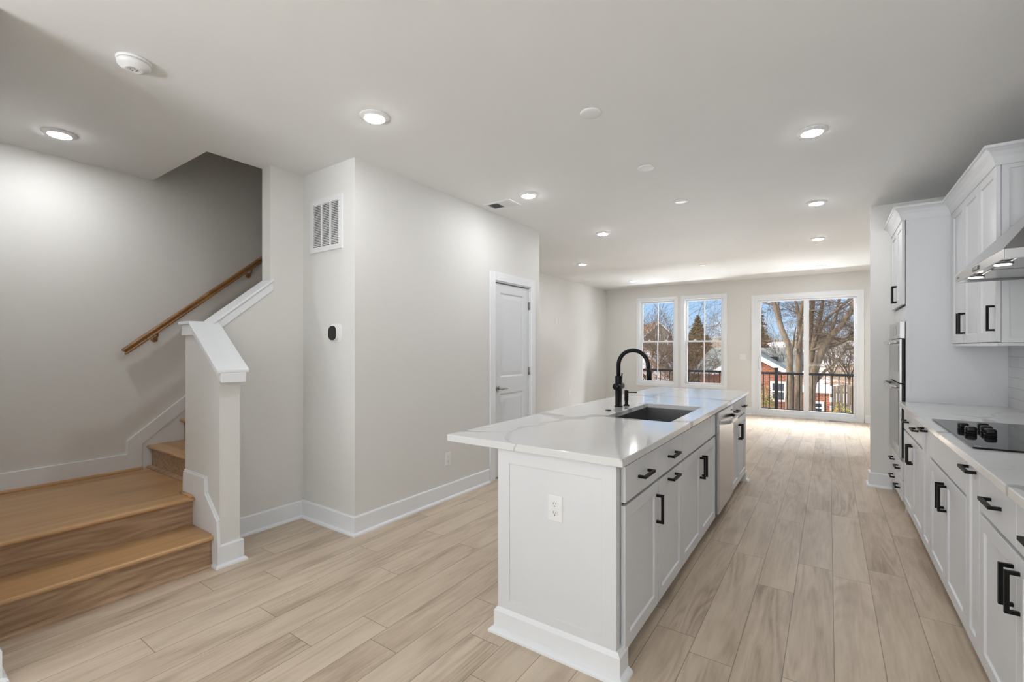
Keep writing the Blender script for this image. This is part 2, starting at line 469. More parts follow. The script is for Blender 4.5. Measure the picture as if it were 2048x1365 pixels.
# half wall beside the stairs with its wing, sloping tops
c = M()
c.prism([(1.33, 0), (1.845, 0), (1.845, 1.80), (1.45, 1.475), (1.33, 1.475)], 'yz', -3.61, -3.49)
c.prism([(-3.49, 0), (-3.11, 0), (-3.11, 1.185), (-3.49, 1.475)], 'xz', 1.33, 1.45)
struct(c.build('wall_half', 'wall_paint'), 'low sloping half wall beside the oak steps', 'wall')
struct(M().box(-3.61, -3.49, 1.845, 4.57, 0, H).build('wall_partition', 'wall_paint'), 'full-height wall between stairs and closet block', 'wall')
c = M(); c.box(-3.49, -2.83, 2.11, 2.22, 0, H); wall_boxes(c, 'y', 2.22, 4.57, -2.94, -2.83, 0, H, [(3.80, 4.49, 0, 2.05)]); c.box(-4.43, -2.83, 4.57, 4.69, 0, H)
struct(c.build('wall_closet', 'wall_paint'), 'off-white closet block wall carrying the return air grille and panelled door', 'wall')
struct(M().box(-4.55, -4.43, 4.57, 10.45, 0, H).build('wall_living', 'wall_paint'), 'left wall of the far living area', 'wall')
WIN1 = (-3.61, -2.81, .552, 2.42); WIN2 = (-2.61, -1.818, .552, 2.42); SLD = (-1.223, .447, .0, 2.335)
struct(wall_boxes(M(), 'x', -4.55, 1.27, 10.45, 10.62, 0, H, [WIN1, WIN2, SLD]).build('wall_far', 'wall_paint'), 'far wall with two windows and a sliding glass door', 'wall')

# ------------------------------------------------------------------ baseboards
BB = [(0, 0), (.016, 0), (.016, .128), (.012, .136), (0, .136)]
SH = [(0, 0), (.034, 0), (.033, .010), (.028, .017), (.016, .020), (0, .020)]


def baseboard(name, path, label, z=0.0, shoe=True):
    c = M(); c.sweep(path, [(o, h + z) for o, h in BB])
    if shoe: c.sweep(path, [(o, h + z) for o, h in SH])
    return struct(c.build(name, 'trim_paint'), label, 'baseboard')


# travel so that the room is on the left of the path
baseboard('baseboard_closet', [(-2.83, 3.70), (-2.83, 2.11), (-3.49, 2.11), (-3.49, 1.45)], 'tall white baseboard round the closet block corner')
baseboard('baseboard_closet_end', [(-4.43, 4.69), (-2.83, 4.69), (-2.83, 4.575)], 'white baseboard at the far end of the closet block')
baseboard('baseboard_living', [(-3.8, 10.45), (-4.43, 10.45), (-4.43, 4.69)], 'white baseboard along the far living area left wall')
baseboard('baseboard_far', [(-1.30, 10.45), (-3.8, 10.45)], 'white baseboard under the two far windows')
baseboard('baseboard_far_right', [(1.12, 5.84), (1.12, 10.45), (.535, 10.45)], 'white baseboard right of the sliding door')
baseboard('baseboard_stub', [(.50, 5.72), (.338, 5.72), (.338, 5.84), (1.12, 5.84)], 'white baseboard wrapping the short wall beyond the oven tower')
baseboard('baseboard_entry', [(-3.10, .355), (-2.775, .355), (-2.775, -3.9)], 'white baseboard round the wall end at lower left')

# ------------------------------------------------------------------ oak stairs
RZ = .188
L0 = 2 * RZ
st = thing('staircase', 'stained oak steps and landing turning up behind the half wall', 'stairs', (-3.8, .85, 0))


def nosed(m, axis, back, front, a0, a1, z, sgn):
    """tread with a round nose; front/back along one axis, a0..a1 along the other"""
    t = .027; r = t / 2
    pts = [(back, z), (front - sgn * r, z)] + [(front - sgn * r + sgn * r * math.sin(k * math.pi / 6), z - r + r * math.cos(k * math.pi / 6)) for k in range(1, 6)] + [(front - sgn * r, z - t), (back, z - t)]
    m.prism(pts, 'xz' if axis == 'x' else 'yz', a0, a1)
    c0 = front - sgn * .030
    m.prism([(c0, z - t), (c0 - sgn * .02, z - t), (c0 - sgn * .02, z - t - .02), (c0 - sgn * .008, z - t - .017)], 'xz' if axis == 'x' else 'yz', a0, a1)


RX1, RX2 = -3.178, -3.468
m = M(); nosed(m, 'x', -3.60, RX1 + .034, .357, 1.329, RZ, 1); m.build('tread', 'oak_along', st)
m = M(); m.box(RX1 - .02, RX1, .357, 1.329, 0, RZ - .027); m.sweep([(RX1, .357), (RX1, 1.31)][::-1], SH); m.build('riser', 'oak_riser', st)
m = M(); nosed(m, 'x', -4.60, RX2 + .034, .357, 1.329, L0, 1); m.box(-4.60, RX2, 1.329, 1.47, L0 - .027, L0)
# short nosing return on the half wall side
m.tube([(-3.61, 1.305, L0 + .004), (-3.436, 1.305, L0 + .004)], .012, 10)
m.build('landing', 'oak_along', st)
m = M(); m.box(RX2 - .02, RX2, .357, 1.329, RZ, L0 - .027); m.build('riser', 'oak_riser', st)
RUN = .232; RY0 = 1.447
for k in range(11):
    z = L0 + RZ * (k + 1); y = RY0 + RUN * k
    m = M(); nosed(m, 'y', y + RUN + .02, y - .034, -4.585, -3.62, z, -1); m.build('tread', 'oak_across', st)
    m = M(); m.box(-4.585, -3.62, y, y + .018, z - RZ, z - .027)
    if k == 0: m.sweep([(-4.585, y), (-3.62, y)][::-1], [(o, h + L0) for o, h in SH])
    m.build('riser', 'oak_riser', st)
m = M(); m.sweep([(-4.583, 1.38), (-4.583, .39)], [(o, h + L0) for o, h in SH]); m.build('shoe_strip', 'oak_along', st)

# raking skirt boards on the stair wall
SL = RZ / RUN
c = M()
c.prism([(.372, L0), (1.385, L0), (1.385, .577), (1.385 + 3.0, .577 + 3.0 * SL), (1.287 + 3.0, .618 + 3.0 * SL + .012), (1.287, .618), (1.287, .512), (.372, .512)], 'yz', -4.60, -4.582)
struct(c.build('trim_1', 'trim_paint', bevel=.003), 'white stepped skirt trim rising along the stair wall', 'trim')
c = M(); c.prism([(1.385, L0), (1.385, .577), (4.385, .577 + 3 * SL), (4.385, L0 + 1.2), (1.70, L0)], 'yz', -4.60, -4.589)
struct(c.build('trim_2', 'trim_paint'), 'white skirt board under the sloping stair trim', 'trim')
# stepped skirt on the wing of the half wall
c = M()
c.prism([(-3.61, L0), (-3.60, .525), (-3.285, .525), (-3.275, .425), (-3.112, .285), (-3.095, .13), (-3.095, 0), (-3.172, 0), (-3.178, .20), (-3.40, L0), (-3.44, L0)], 'xz', 1.312, 1.33)
c.prism([(-3.52, 0), (-3.52, L0), (-3.40, L0), (-3.178, .20), (-3.172, 0)], 'xz', 1.321, 1.33)
c.prism([(-3.61, .525), (-3.285, .525), (-3.275, .425), (-3.112, .285), (-3.105, .292), (-3.268, .431), (-3.278, .534), (-3.61, .534)], 'xz', 1.322, 1.33)
struct(c.build('trim_3', 'trim_paint'), 'white stepped skirt trim on the near face of the half wall', 'trim')
# base block round the end of the half wall
c = M(); c.sweep([(-3.172, 1.33), (-3.11, 1.33), (-3.11, 1.45), (-3.475, 1.45)][::-1], BB); c.sweep([(-3.172, 1.33), (-3.11, 1.33), (-3.11, 1.45), (-3.47, 1.45)][::-1], SH)
struct(c.build('baseboard_half', 'trim_paint'), 'white base block round the foot of the half wall end', 'baseboard')


# ------------------------------------------------------------------ cap of the half wall
def raked_cap(m, plane, p0, p1, a0, a1, th=.022, ap=.07, over=.03, endover=.0):
    """sloping cap board plus apron; p0,p1 = (coord, z of the cap's top)"""
    (c0, z0), (c1, z1) = p0, p1
    d = Vector((c1 - c0, z1 - z0)).normalized()
    m.prism([(c0, z0), (c1, z1), (c1, z1 - th), (c0, z0 - th)], plane, a0 - over, a1 + over)
    m.prism([(c0, z0 - th), (c1, z1 - th), (c1, z1 - th - ap), (c0, z0 - th - ap)], plane, a0 - .014, a1 + .014)


c = M()
raked_cap(c, 'yz', (1.44, 1.535), (1.862, 1.885), -3.61, -3.49)
c.prism([(-3.655, 1.535), (-3.47, 1.535), (-3.47, 1.512), (-3.655, 1.512)], 'xz', 1.30, 1.47)
c.prism([(-3.635, 1.513), (-3.47, 1.513), (-3.47, 1.44), (-3.635, 1.44)], 'xz', 1.314, 1.464)
raked_cap(c, 'xz', (-3.475, 1.535), (-3.06, 1.222), 1.33, 1.45, ap=.06, over=.035)
k_ = [(-3.062, 1.300, 1.205), (-3.062, 1.480, 1.205), (-3.095, 1.316, 1.165), (-3.095, 1.464, 1.165)]
c.add([(-3.11, 1.300, 1.232), (-3.11, 1.480, 1.232), (-3.11, 1.316, 1.165), (-3.11, 1.464, 1.165)] + k_, [(0, 1, 5, 4), (4, 5, 7, 6), (6, 7, 3, 2), (0, 4, 6, 2), (1, 3, 7, 5), (0, 2, 3, 1)])
struct(c.build('trim_4', 'trim_paint', bevel=.006, seg=3), 'white moulded cap sloping down over the half wall', 'trim')

# handrail
hr = thing('handrail', 'round-edged wooden handrail rising along the stair wall', 'handrail', (-4.53, 1.24, 1.30))
ys, zs_ = 1.24, 1.325; L = 3.0; SLR = .835
c = M()
prof = [(-.028, -.028), (.028, -.028), (.030, -.012), (.022, -.004), (.030, .012), (.022, .027), (0, .032), (-.022, .027), (-.030, .012), (-.022, -.004), (-.030, -.012)]
vs = []
for t_ in (0, L):
    for o, h in [(a_ * .84, b_ * .84) for a_, b_ in prof]: vs.append((-4.525 + o, ys + t_ + (.02 if (t_ == 0 and h < 0) else 0), zs_ + SLR * t_ + h))
n = len(prof)
c.add(vs, [tuple(range(n)), tuple(range(n, 2 * n))] + [(i, (i + 1) % n, n + (i + 1) % n, n + i) for i in range(n)])
c.build('rail', 'oak_rail', hr, bevel=.003)
for y in (1.47, 2.215, 3.0):
    z = zs_ + SLR * (y - ys) - .03
    c = M(); c.tube([(-4.60, y, z - .06), (-4.56, y, z - .055), (-4.53, y, z - .03), (-4.525, y, z + .006)], .008, 8); c.lathe([(.024, 0), (.024, .006), (.012, .012)], (-4.60, y, z - .06), 16, 'x')
    b = c.build('bracket', 'oak_rail', hr); b['label'] = 'brown metal wall bracket'

# ------------------------------------------------------------------ closet door
dr = sroot('door_1', 'white two-panel closet door with lever handle', 'door', (-2.83, 4.145, 0))
fr = (Vector((-2.83, 0, 0)), Y, X)
m = M(); cw = .085
for u0, u1, v0, v1 in ((3.80 - cw, 3.80, 0, 2.05 + cw), (4.49, 4.49 + cw, 0, 2.05 + cw), (3.80, 4.49, 2.05, 2.05 + cw)):
    m.fbox(fr, u0, u1, v0, v1, 0, .018)
m.build('casing', 'trim_paint', dr, bevel=.003)
m = M(); m.fbox(fr, 3.80, 3.812, 0, 2.05, -.11, -.001); m.fbox(fr, 4.478, 4.49, 0, 2.05, -.11, -.001); m.fbox(fr, 3.812, 4.478, 2.038, 2.05, -.11, -.001)
m.build('jamb', 'trim_paint', dr)
fd = (Vector((-2.878, 0, 0)), Y, X)
m = M()
u0, u1 = 3.815, 4.474; st_ = .105
rows = [(.012, .20, 0), (.20, .875, 1), (.875, 1.045, 0), (1.045, 1.935, 1), (1.935, 2.028, 0)]
m.fbox(fd, u0, u0 + st_, .012, 2.028, 0, .035); m.fbox(fd, u1 - st_, u1, .012, 2.028, 0, .035)
for v0, v1, p in rows:
    if not p: m.fbox(fd, u0 + st_, u1 - st_, v0, v1, 0, .035)
    else: m.shaker(fd, u0 + st_, u1 - st_, v0, v1, .035, .0005, .010, ch=.014, raised=.007, rise_in=.045)
m.build('door_panel', 'door_paint', dr)
m = M(); hy, hz = 3.872, .93
m.lathe([(.031, 0), (.031, .006), (.026, .010)], (-2.843, hy, hz), 24, 'x'); m.lathe([(.011, .0), (.011, .045)], (-2.835, hy, hz), 12, 'x')
m.tube([(-2.790, hy - .008, hz), (-2.788, hy + .03, hz + .001), (-2.790, hy + .08, hz + .0), (-2.796, hy + .118, hz - .004)], [.011, .010, .008, .006], 10)
m.build('door_handle', 'satin_nickel', dr)
for z in (.22, 1.09, 1.833):
    m = M(); m.lathe([(.0065, 0), (.0065, .09)], (-2.832, 4.479, z - .045), 10); m.fbox(fd, 4.455, 4.476, z - .045, z + .045, .035, .037); m.build('hinge', 'satin_nickel', dr)
struct(M().box(-2.95, -2.90, 3.79, 4.50, 0, 2.06).build('closet_gap_shade', 'dark_void'), 'near-black sheet painting the shade behind the closet door', 'wall')  # near-black sheet stands in for the shade in the door gaps


# ------------------------------------------------------------------ far windows
def dh_window(name, o, label, yw=10.45, sgn=1, cas=True):
    x0, x1, z0, z1 = o
    root = sroot(name, label, 'window', ((x0 + x1) / 2, yw, z0))
    fr = (Vector((0, yw, 0)), X, Vector((0, -sgn, 0)))
    cw = .07; m = M()
    for u0, u1, v0, v1 in ((x0 - cw, x0, z0 - cw, z1 + cw), (x1, x1 + cw, z0 - cw, z1 + cw), (x0, x1, z1, z1 + cw), (x0, x1, z0 - cw, z0)): m.fbox(fr, u0, u1, v0, v1, 0, .018)
    m.build('casing', 'trim_paint', root, bevel=.004)
    m = M(); j = .012
    for u0, u1, v0, v1 in ((x0, x0 + j, z0, z1), (x1 - j, x1, z0, z1), (x0 + j, x1 - j, z1 - j, z1), (x0 + j, x1 - j, z0, z0 + j)): m.fbox(fr, u0, u1, v0, v1, -.15, .004)
    m.build('jamb', 'trim_paint', root)
    zm = 1.492; s_ = .042
    for nm, v0, v1, n0, n1 in (('upper_sash', zm - .018, z1 - j, -.115, -.085), ('lower_sash', z0 + j, zm + .018, -.082, -.052)):
        m = M(); a, b = x0 + j, x1 - j
        for p in ((a, a + s_, v0, v1), (b - s_, b, v0, v1), (a + s_, b - s_, v1 - .036, v1), (a + s_, b - s_, v0, v0 + .036)): m.fbox(fr, *p, n0, n1)
        xc = (x0 + x1) / 2
        m.fbox(fr, xc - .010, xc + .010, v0 + .036, v1 - .036, n0 + .006, n1 - .006)
        sash = m.build(nm, 'trim_paint', root, bevel=.002)
        g = M(); nm_ = (n0 + n1) / 2; g.fbox(fr, a + s_ - .004, b - s_ + .004, v0 + .032, v1 - .032, nm_ - .002, nm_ + .002)
        g.build('glass_pane', 'window_glass', sash)
        if nm == 'lower_sash':
            for xx in (xc - .19, xc + .19):
                k = M(); k.fbox(fr, xx - .03, xx + .03, v1, v1 + .012, n0 + .004, n1 - .004); k.lathe([(.014, 0), (.010, .014)], (xx, yw + sgn * .067, v1 + .012), 12); k.build('sash_lock', 'trim_paint', sash)
    return root


dh_window('window_1', WIN1, 'left of the two tall white windows on the far wall')
dh_window('window_2', WIN2, 'white window nearest the sliding door on the far wall')
for i, o in enumerate([(-2.45, -1.35, .45, 2.45), (-1.15, -.05, .45, 2.45), (.1, .95, .45, 2.45)]):
    dh_window('window_%d' % (i + 3), o, ('front room window near the left wall', 'middle window of the front wall behind the viewer', 'front room window near the right wall')[i], -4.0, -1)

# ------------------------------------------------------------------ sliding glass door
sd = sroot('door_2', 'white sliding glass door onto the deck', 'door', (-.39, 10.45, 0))
fr = (Vector((0, 10.45, 0)), X, -Y)
x0, x1, z1 = SLD[0], SLD[1], SLD[3]; cw = .075
m = M()
for p in ((x0 - cw, x0, 0, z1 + cw), (x1, x1 + cw, 0, z1 + cw), (x0, x1, z1, z1 + cw)): m.fbox(fr, *p, 0, .018)
m.build('casing', 'trim_paint', sd, bevel=.004)
m = M()
for p in ((x0, x0 + .035, 0, z1), (x1 - .035, x1, 0, z1), (x0 + .035, x1 - .035, z1 - .035, z1), (x0 + .035, x1 - .035, 0, .045)): m.fbox(fr, *p, -.13, .002)
m.build('door_frame', 'trim_paint', sd)
for (a, b, n0, lab) in ((x0 + .035, -.318, -.065, 'left'), (-.405, x1 - .035, -.112, 'right')):
    m = M(); v0, v1 = .047, z1 - .037; sl = .062 if lab == 'left' else .052; sr = .085 if lab == 'left' else .038
    if lab == 'right': sl = .085
    for p in ((a, a + sl, v0, v1), (b - sr, b, v0, v1), (a + sl, b - sr, v1 - .03, v1), (a + sl, b - sr, v0, v0 + .085)): m.fbox(fr, *p, n0, n0 + .036)
    pn = m.build('sliding_panel' if lab == 'left' else 'fixed_panel', 'trim_paint', sd, bevel=.003)
    g = M(); g.fbox(fr, a + sl - .005, b - sr + .005, v0 + .08, v1 - .025, n0 + .016, n0 + .020); g.build('glass_pane', 'window_glass', pn)
    if lab == 'left':
        k = M(); k.tube([(a + .03, 10.45 + .030, .93), (a + .03, 10.45 - .012, .95), (a + .03, 10.45 - .012, 1.13), (a + .03, 10.45 + .030, 1.15)], .009, 8); k.build('door_handle', 'trim_paint', pn)

# floor register in front of the slider
fv = thing('floor_register', 'slim metal floor register before the sliding door', 'vent', (.15, 10.34, 0))
m = M(); m.box(-.02, .31, 10.29, 10.39, 0, .004); m.build('frame', 'satin_nickel', fv)
m = M()
for k in range(2):
    for q in range(7): xx = .0 + k * .155 + q * .02; m.box(xx, xx + .012, 10.30, 10.38, .004, .0046)
m.build('slot', 'dark_void', fv)


# ------------------------------------------------------------------ wall plates
def plate(name, label, fr, u, v, kind='outlet', w=.072, h=.116, grp=None, scale=1.0):
    O, U, N = fr; base = O + U * u + Z * v
    root = thing(name, label, 'outlet' if kind in ('outlet', 'blank') else 'light switch', tuple(base), grp)
    m = M(); m.shaker(fr, u - w / 2, u + w / 2, v - h / 2, v + h / 2, .004, .001, -.0015, ch=.004); m.build('cover_plate', 'white_plastic', root)
    if kind == 'outlet':
        for dv in (.0195, -.0195):
            pts = []
            for k in range(24):
                a = 2 * math.pi * k / 24; pts.append((u + max(-.0135, min(.0135, .0175 * math.cos(a))), v + dv + .0145 * math.sin(a)))
            m = M(); nn = len(pts); m.add(m.fpts(fr, [(p[0], p[1], .004) for p in pts] + [(p[0], p[1], .0072) for p in pts]), [tuple(range(nn, 2 * nn))] + [(i, (i + 1) % nn, nn + (i + 1) % nn, nn + i) for i in range(nn)])
            rc = m.build('receptacle', 'white_plastic', root)
            m = M(); m.fbox(fr, u - .0075, u - .0055, v + dv - .001, v + dv + .009, .0072, .0076); m.fbox(fr, u + .0055, u + .0075, v + dv + .0, v + dv + .008, .0072, .0076); m.fbox(fr, u - .0025, u + .0025, v + dv - .010, v + dv - .005, .0072, .0076)
            m.build('slot', 'dark_void', rc)
    elif kind == 'switch':
        for du in ((-.023, .023) if w > .1 else (0,)):
            m = M(); m.fbox(fr, u + du - .0165, u + du + .0165, v - .033, v + .033, .004, .0065); m.build('rocker', 'white_plastic', root, bevel=.001)
    return root


F_CLOSET = (Vector((-2.83, 0, 0)), Y, X); F_FAR = (Vector((0, 10.45, 0)), X, -Y); F_LIV = (Vector((-4.43, 0, 0)), Y, X)
plate('wall_outlet', 'white outlet low on the wall left of the closet door', F_CLOSET, 3.097, .354)
plate('wall_outlet', 'white outlet low on the far left living wall', F_LIV, 8.02, .41, grp='living wall plates')
plate('wall_outlet', 'blank white plate low on the living wall nearest the corner', F_LIV, 8.57, .42, 'blank', grp='living wall plates')
plate('media_outlet', 'left one of two small white plates high on the living wall', F_LIV, 7.97, 1.88, 'blank', w=.05, grp='living wall plates')
plate('media_outlet', 'right one of two small white plates high on the living wall', F_LIV, 8.11, 1.88, 'blank', w=.05, grp='living wall plates')
plate('light_switch', 'white double light switch between window and sliding door', F_FAR, -1.455, 1.165, 'switch', w=.116)

# ------------------------------------------------------------------ thermostat and return grille on the column
FC = (Vector((0, 2.11, 0)), X, -Y)
th = thing('thermostat', 'black-faced oval thermostat on the column face', 'thermostat', (-3.07, 2.11, 1.467))


def rrect(w, h, r, n=8):
    out = []
    for cx, cz, a0 in ((w - r, h - r, 0), (-w + r, h - r, 90), (-w + r, -h + r, 180), (w - r, -h + r, 270)):
        for k in range(n + 1): a = R(a0 + 90 * k / n); out.append((cx + r * math.cos(a), cz + r * math.sin(a)))
    return out


def rplate(m, cx, cz, y0, layers, r, n=8):
    """stack of rounded rectangles on the column face: layers of (half w, half h, depth)"""
    rings = [[(cx + p[0], y0 - d, cz + p[1]) for p in rrect(w_, h_, min(r, w_ - .001, h_ - .001), n)] for w_, h_, d in layers]
    k = len(rings[0]); vs = [p for q in rings for p in q]
    fs = [tuple(range(k)), tuple(range((len(rings) - 1) * k, len(rings) * k))]
    for i in range(len(rings) - 1): fs += [(i * k + a, i * k + (a + 1) % k, (i + 1) * k + (a + 1) % k, (i + 1) * k + a) for a in range(k)]
    m.add(vs, fs)


m = M(); rplate(m, -3.055, 1.467, 2.11, [(.072, .072, 0), (.072, .072, .003), (.068, .068, .005)], .04); m.build('wall_plate', 'white_plastic', th)
m = M(); rplate(m, -3.068, 1.467, 2.105, [(.050, .056, 0), (.052, .058, .012), (.050, .056, .019)], .038); m.build('body', 'white_plastic', th)
m = M(); rplate(m, -3.068, 1.467, 2.086, [(.048, .054, 0), (.046, .052, .003)], .037); m.build('screen', 'thermostat_black', th)

vg = thing('return_air_grille', 'white louvred return air grille high on the column', 'vent', (-3.17, 2.11, 2.30))
x0, x1, z0, z1 = -3.375, -2.970, 2.098, 2.505
m = M()
bars = [(x0, x0 + .045), (x0 + .1425, x0 + .160), (x0 + .2525, x0 + .270), (x1 - .042, x1)]
for a, b in bars: m.box(a, b, 2.098, 2.11, z0, z1)
for k in range(3):
    a, b = bars[k][1], bars[k + 1][0]; m.box(a, b, 2.098, 2.11, z0, z0 + .04); m.box(a, b, 2.098, 2.11, z1 - .04, z1)
m.build('frame', 'vent_paint', vg)
m = M(); m.box(x0 + .01, x1 - .01, 2.1085, 2.1098, z0 + .01, z1 - .01); m.build('backing', 'vent_painted_shade', vg)  # dark sheet paints the shade behind the louvres
NS = 25
for k in range(3):
    a, b = bars[k][1], bars[k + 1][0]
    for q in range(NS):
        z = z0 + .042 + q * ((z1 - z0 - .084) / NS)
        m = M(); m.prism([(2.107, z + .0165), (2.108, z + .0155), (2.0995, z + .0045), (2.0985, z + .0055)], 'yz', a, b); m.build('louvre', 'vent_paint', vg)

# ceiling supply vent
cv = thing('ceiling_vent', 'white rectangular supply vent in the ceiling beside the closet wall', 'vent', (-2.60, 3.605, H))
x0, x1, y0, y1 = -2.755, -2.445, 3.51, 3.71
m = M()
for p in ((x0, x1, y0, y0 + .03), (x0, x1, y1 - .03, y1), (x0, x0 + .03, y0 + .03, y1 - .03), (x1 - .03, x1, y0 + .03, y1 - .03), (-2.606, -2.594, y0 + .03, y1 - .03)): m.box(*p, H - .008, H)
m.build('frame', 'vent_paint', cv)
m = M(); m.box(x0 + .02, x1 - .02, y0 + .02, y1 - .02, H - .0012, H - .0002); m.build('backing', 'vent_painted_shade', cv)  # duct shade between the slats is painted on this dark sheet
for k in range(9):
    for xa, s_ in ((x0 + .033 + k * .0132, -1), (-2.592 + k * .0132, 1)):
        m = M(); m.prism([(xa, H - .0075), (xa + .001, H - .0075), (xa + s_ * .009 + .001, H - .0015), (xa + s_ * .009, H - .0015)], 'xz', y0 + .031, y1 - .031); m.build('slat', 'vent_paint', cv)

# smoke detector
sm = thing('smoke_detector', 'white domed smoke detector on the ceiling above the steps', 'smoke detector', (-2.757, .80, H))
m = M(); m.lathe([(.070, 0), (.070, -.006), (.066, -.012)], (-2.757, .80, H), 40); m.build('base_ring', 'white_plastic', sm)
m = M(); m.lathe([(.060, -.012), (.060, -.0135)], (-2.757, .80, H), 40); m.build('vent_slot', 'grey_mark', sm)
m = M(); m.lathe([(.066, -.0135), (.066, -.024), (.058, -.034), (.040, -.038), (.036, -.044), (.030, -.046), (.024, -.043), (0.0001, -.041)], (-2.757, .80, H), 40); m.build('dome', 'white_plastic', sm)
m = M()
for k in range(5): a = k * 1.1; m.box(-2.757 + .013 * math.cos(a) - .004, -2.757 + .013 * math.cos(a) + .004, .80 + .013 * math.sin(a) - .0012, .80 + .013 * math.sin(a) + .0012, H - .0445, H - .0415)
m.build('sounder_slot', 'grey_mark', sm)

# ------------------------------------------------------------------ recessed lights
LIGHTS = [(-4.085, .80, 'round recessed ceiling light over the oak landing'),
          (-2.237, 1.807, 'round recessed ceiling light in front of the column grille'),
          (-.09, 3.51, 'round recessed ceiling light over the kitchen aisle, nearest the viewer'),
          (-2.24, 3.52, 'round recessed ceiling light beside the ceiling vent'),
          (-.10, 5.255, 'second recessed ceiling light along the kitchen aisle row'),
          (-2.25, 5.21, 'recessed ceiling light just past the closet block end'),
          (-.115, 7.0, 'third recessed ceiling light along the kitchen aisle row'),
          (-3.35, 6.93, 'recessed ceiling light beside the living area left wall'),
          (-3.34, 9.3, 'recessed ceiling light before the left far window'),
          (-.125, 9.43, 'recessed ceiling light before the sliding glass door')]
proto = None
for x, y, lab in LIGHTS:
    if proto is None:
        r = thing('recessed_light', lab, 'ceiling light', (x, y, H), 'recessed lights across the ceiling')
        m = M(); m.lathe([(.088, 0), (.088, -.003), (.080, -.006), (.060, -.0150), (.057, -.0150)], (x, y, H), 48); m.build('trim_ring', 'white_plastic', r)
        m = M(); m.lathe([(.057, -.0130), (.057, -.0165), (.050, -.0185), (.0001, -.0195)], (x, y, H), 48); m.build('lens', 'lamp_lens', r)
        proto = r
    else:
        r = proto.copy(); COL.objects.link(r); r.location = (x, y, H); r['label'] = lab
        for ch in list(proto.children):
            d = ch.copy(); COL.objects.link(d); d.parent = r
            if d.name.startswith('lens') and 'aisle' in lab: d.material_slots[0].link = 'OBJECT'; d.material_slots[0].material = MATS['lamp_lens_aisle']
BL = [(-1.156, 2.498, 'flat white blank disc on the ceiling over the island near end'), (-1.160, 3.502, 'flat white blank disc on the ceiling over the island sink'),
      (-1.156, 4.492, 'flat white blank disc on the ceiling over the island far end'), (-1.74, 8.147, 'flat white blank disc on the ceiling of the far living area')]
p0 = None
for x, y, lab in BL:
    if p0 is None: p0 = M().lathe([(.063, 0), (.063, -.004), (.058, -.008), (.03, -.010), (.0001, -.0105)], (x, y, H), 40).build('ceiling_disc', 'white_plastic', base=(x, y, H)); d = p0
    else: d = p0.copy(); COL.objects.link(d); d.location = (x, y, H)
    tag(d, lab, 'ceiling cover', 'blank discs in a line on the ceiling')


# ------------------------------------------------------------------ cabinet builders
def pull(fr, u, v, horiz, parent, n0, length=.14, t=.012, proj=.036, name='handle', mat='black_metal'):
    m = M(); a = length / 2; h = t / 2
    def b(p0, p1, q0, q1, n_0, n_1):
        if horiz: m.fbox(fr, u + p0, u + p1, v + q0, v + q1, n_0, n_1)
        else: m.fbox(fr, u + q0, u + q1, v + p0, v + p1, n_0, n_1)
    b(-a, -a + t, -h, h, n0, n0 + proj - t); b(a - t, a, -h, h, n0, n0 + proj - t); b(-a, a, -h, h, n0 + proj - t, n0 + proj)
    o = m.build(name, mat, parent); o['label'] = 'black bar handle'; return o


def carcass(fr, root, u0, u1, v0, v1, depth, mat='cabinet_paint', toe=True, t=.018):
    """hollow box behind the doors plus face frame edge and toe board (n is negative into the cabinet)"""
    m = M()
    m.fbox(fr, u0, u0 + t, v0, v1, -depth, -.001); m.fbox(fr, u1 - t, u1, v0, v1, -depth, -.001)
    m.fbox(fr, u0 + t, u1 - t, v0, v0 + t, -depth, -.001); m.fbox(fr, u0 + t, u1 - t, v0 + t, v1, -depth, -depth + t)
    m.fbox(fr, u0 + t, u1 - t, v1 - .02, v1, -.06, -.001)
    m.build('carcass', mat, root)
    if toe:
        m = M(); m.fbox(fr, u0, u1, 0, v0, -.085, -.07); m.build('toe_kick', mat, root)


def base_cab(name, label, fr, u0, u1, doors, drawers, zd=(.10, .697), zr=(.712, .866), depth=.58, grp=None, pullout=False, false_front=False, hz=.56, vz0=.10):
    O, U, N = fr; base = O + U * ((u0 + u1) / 2) - N * (depth / 2)
    root = thing(name, label, 'cabinet', (base.x, base.y, 0), grp)
    carcass(fr, root, u0, u1, zd[0], .875, depth)
    g = .0025
    if pullout == 'full':
        m = M(); m.shaker(fr, u0 + g, u1 - g, zd[0], zr[1], .02, .055); d = m.build('door', 'cabinet_paint', root, bevel=.0015)
        pull(fr, (u0 + u1) / 2, zr[1] - .03, True, d, .02); return root
    for k in range(drawers):
        a = u0 + (u1 - u0) * k / drawers + g; b = u0 + (u1 - u0) * (k + 1) / drawers - g
        m = M(); m.fbox(fr, a, b, zr[0], zr[1], 0, .02)
        d = m.build('false_front' if false_front else 'drawer', 'cabinet_paint', root, bevel=.0015)
        if not false_front: pull(fr, (a + b) / 2, (zr[0] + zr[1]) / 2, True, d, .02)
    for k in range(doors):
        a = u0 + (u1 - u0) * k / doors + g; b = u0 + (u1 - u0) * (k + 1) / doors - g
        m = M(); m.shaker(fr, a, b, zd[0], zd[1], .02, .057); d = m.build('door', 'cabinet_paint', root, bevel=.0015)
        if pullout: pull(fr, (a + b) / 2, zd[1] - .03, True, d, .02)
        elif doors == 2: pull(fr, (b - .03) if k == 0 else (a + .03), hz, False, d, .02)
        else: pull(fr, b - .03, hz, False, d, .02)
    return root


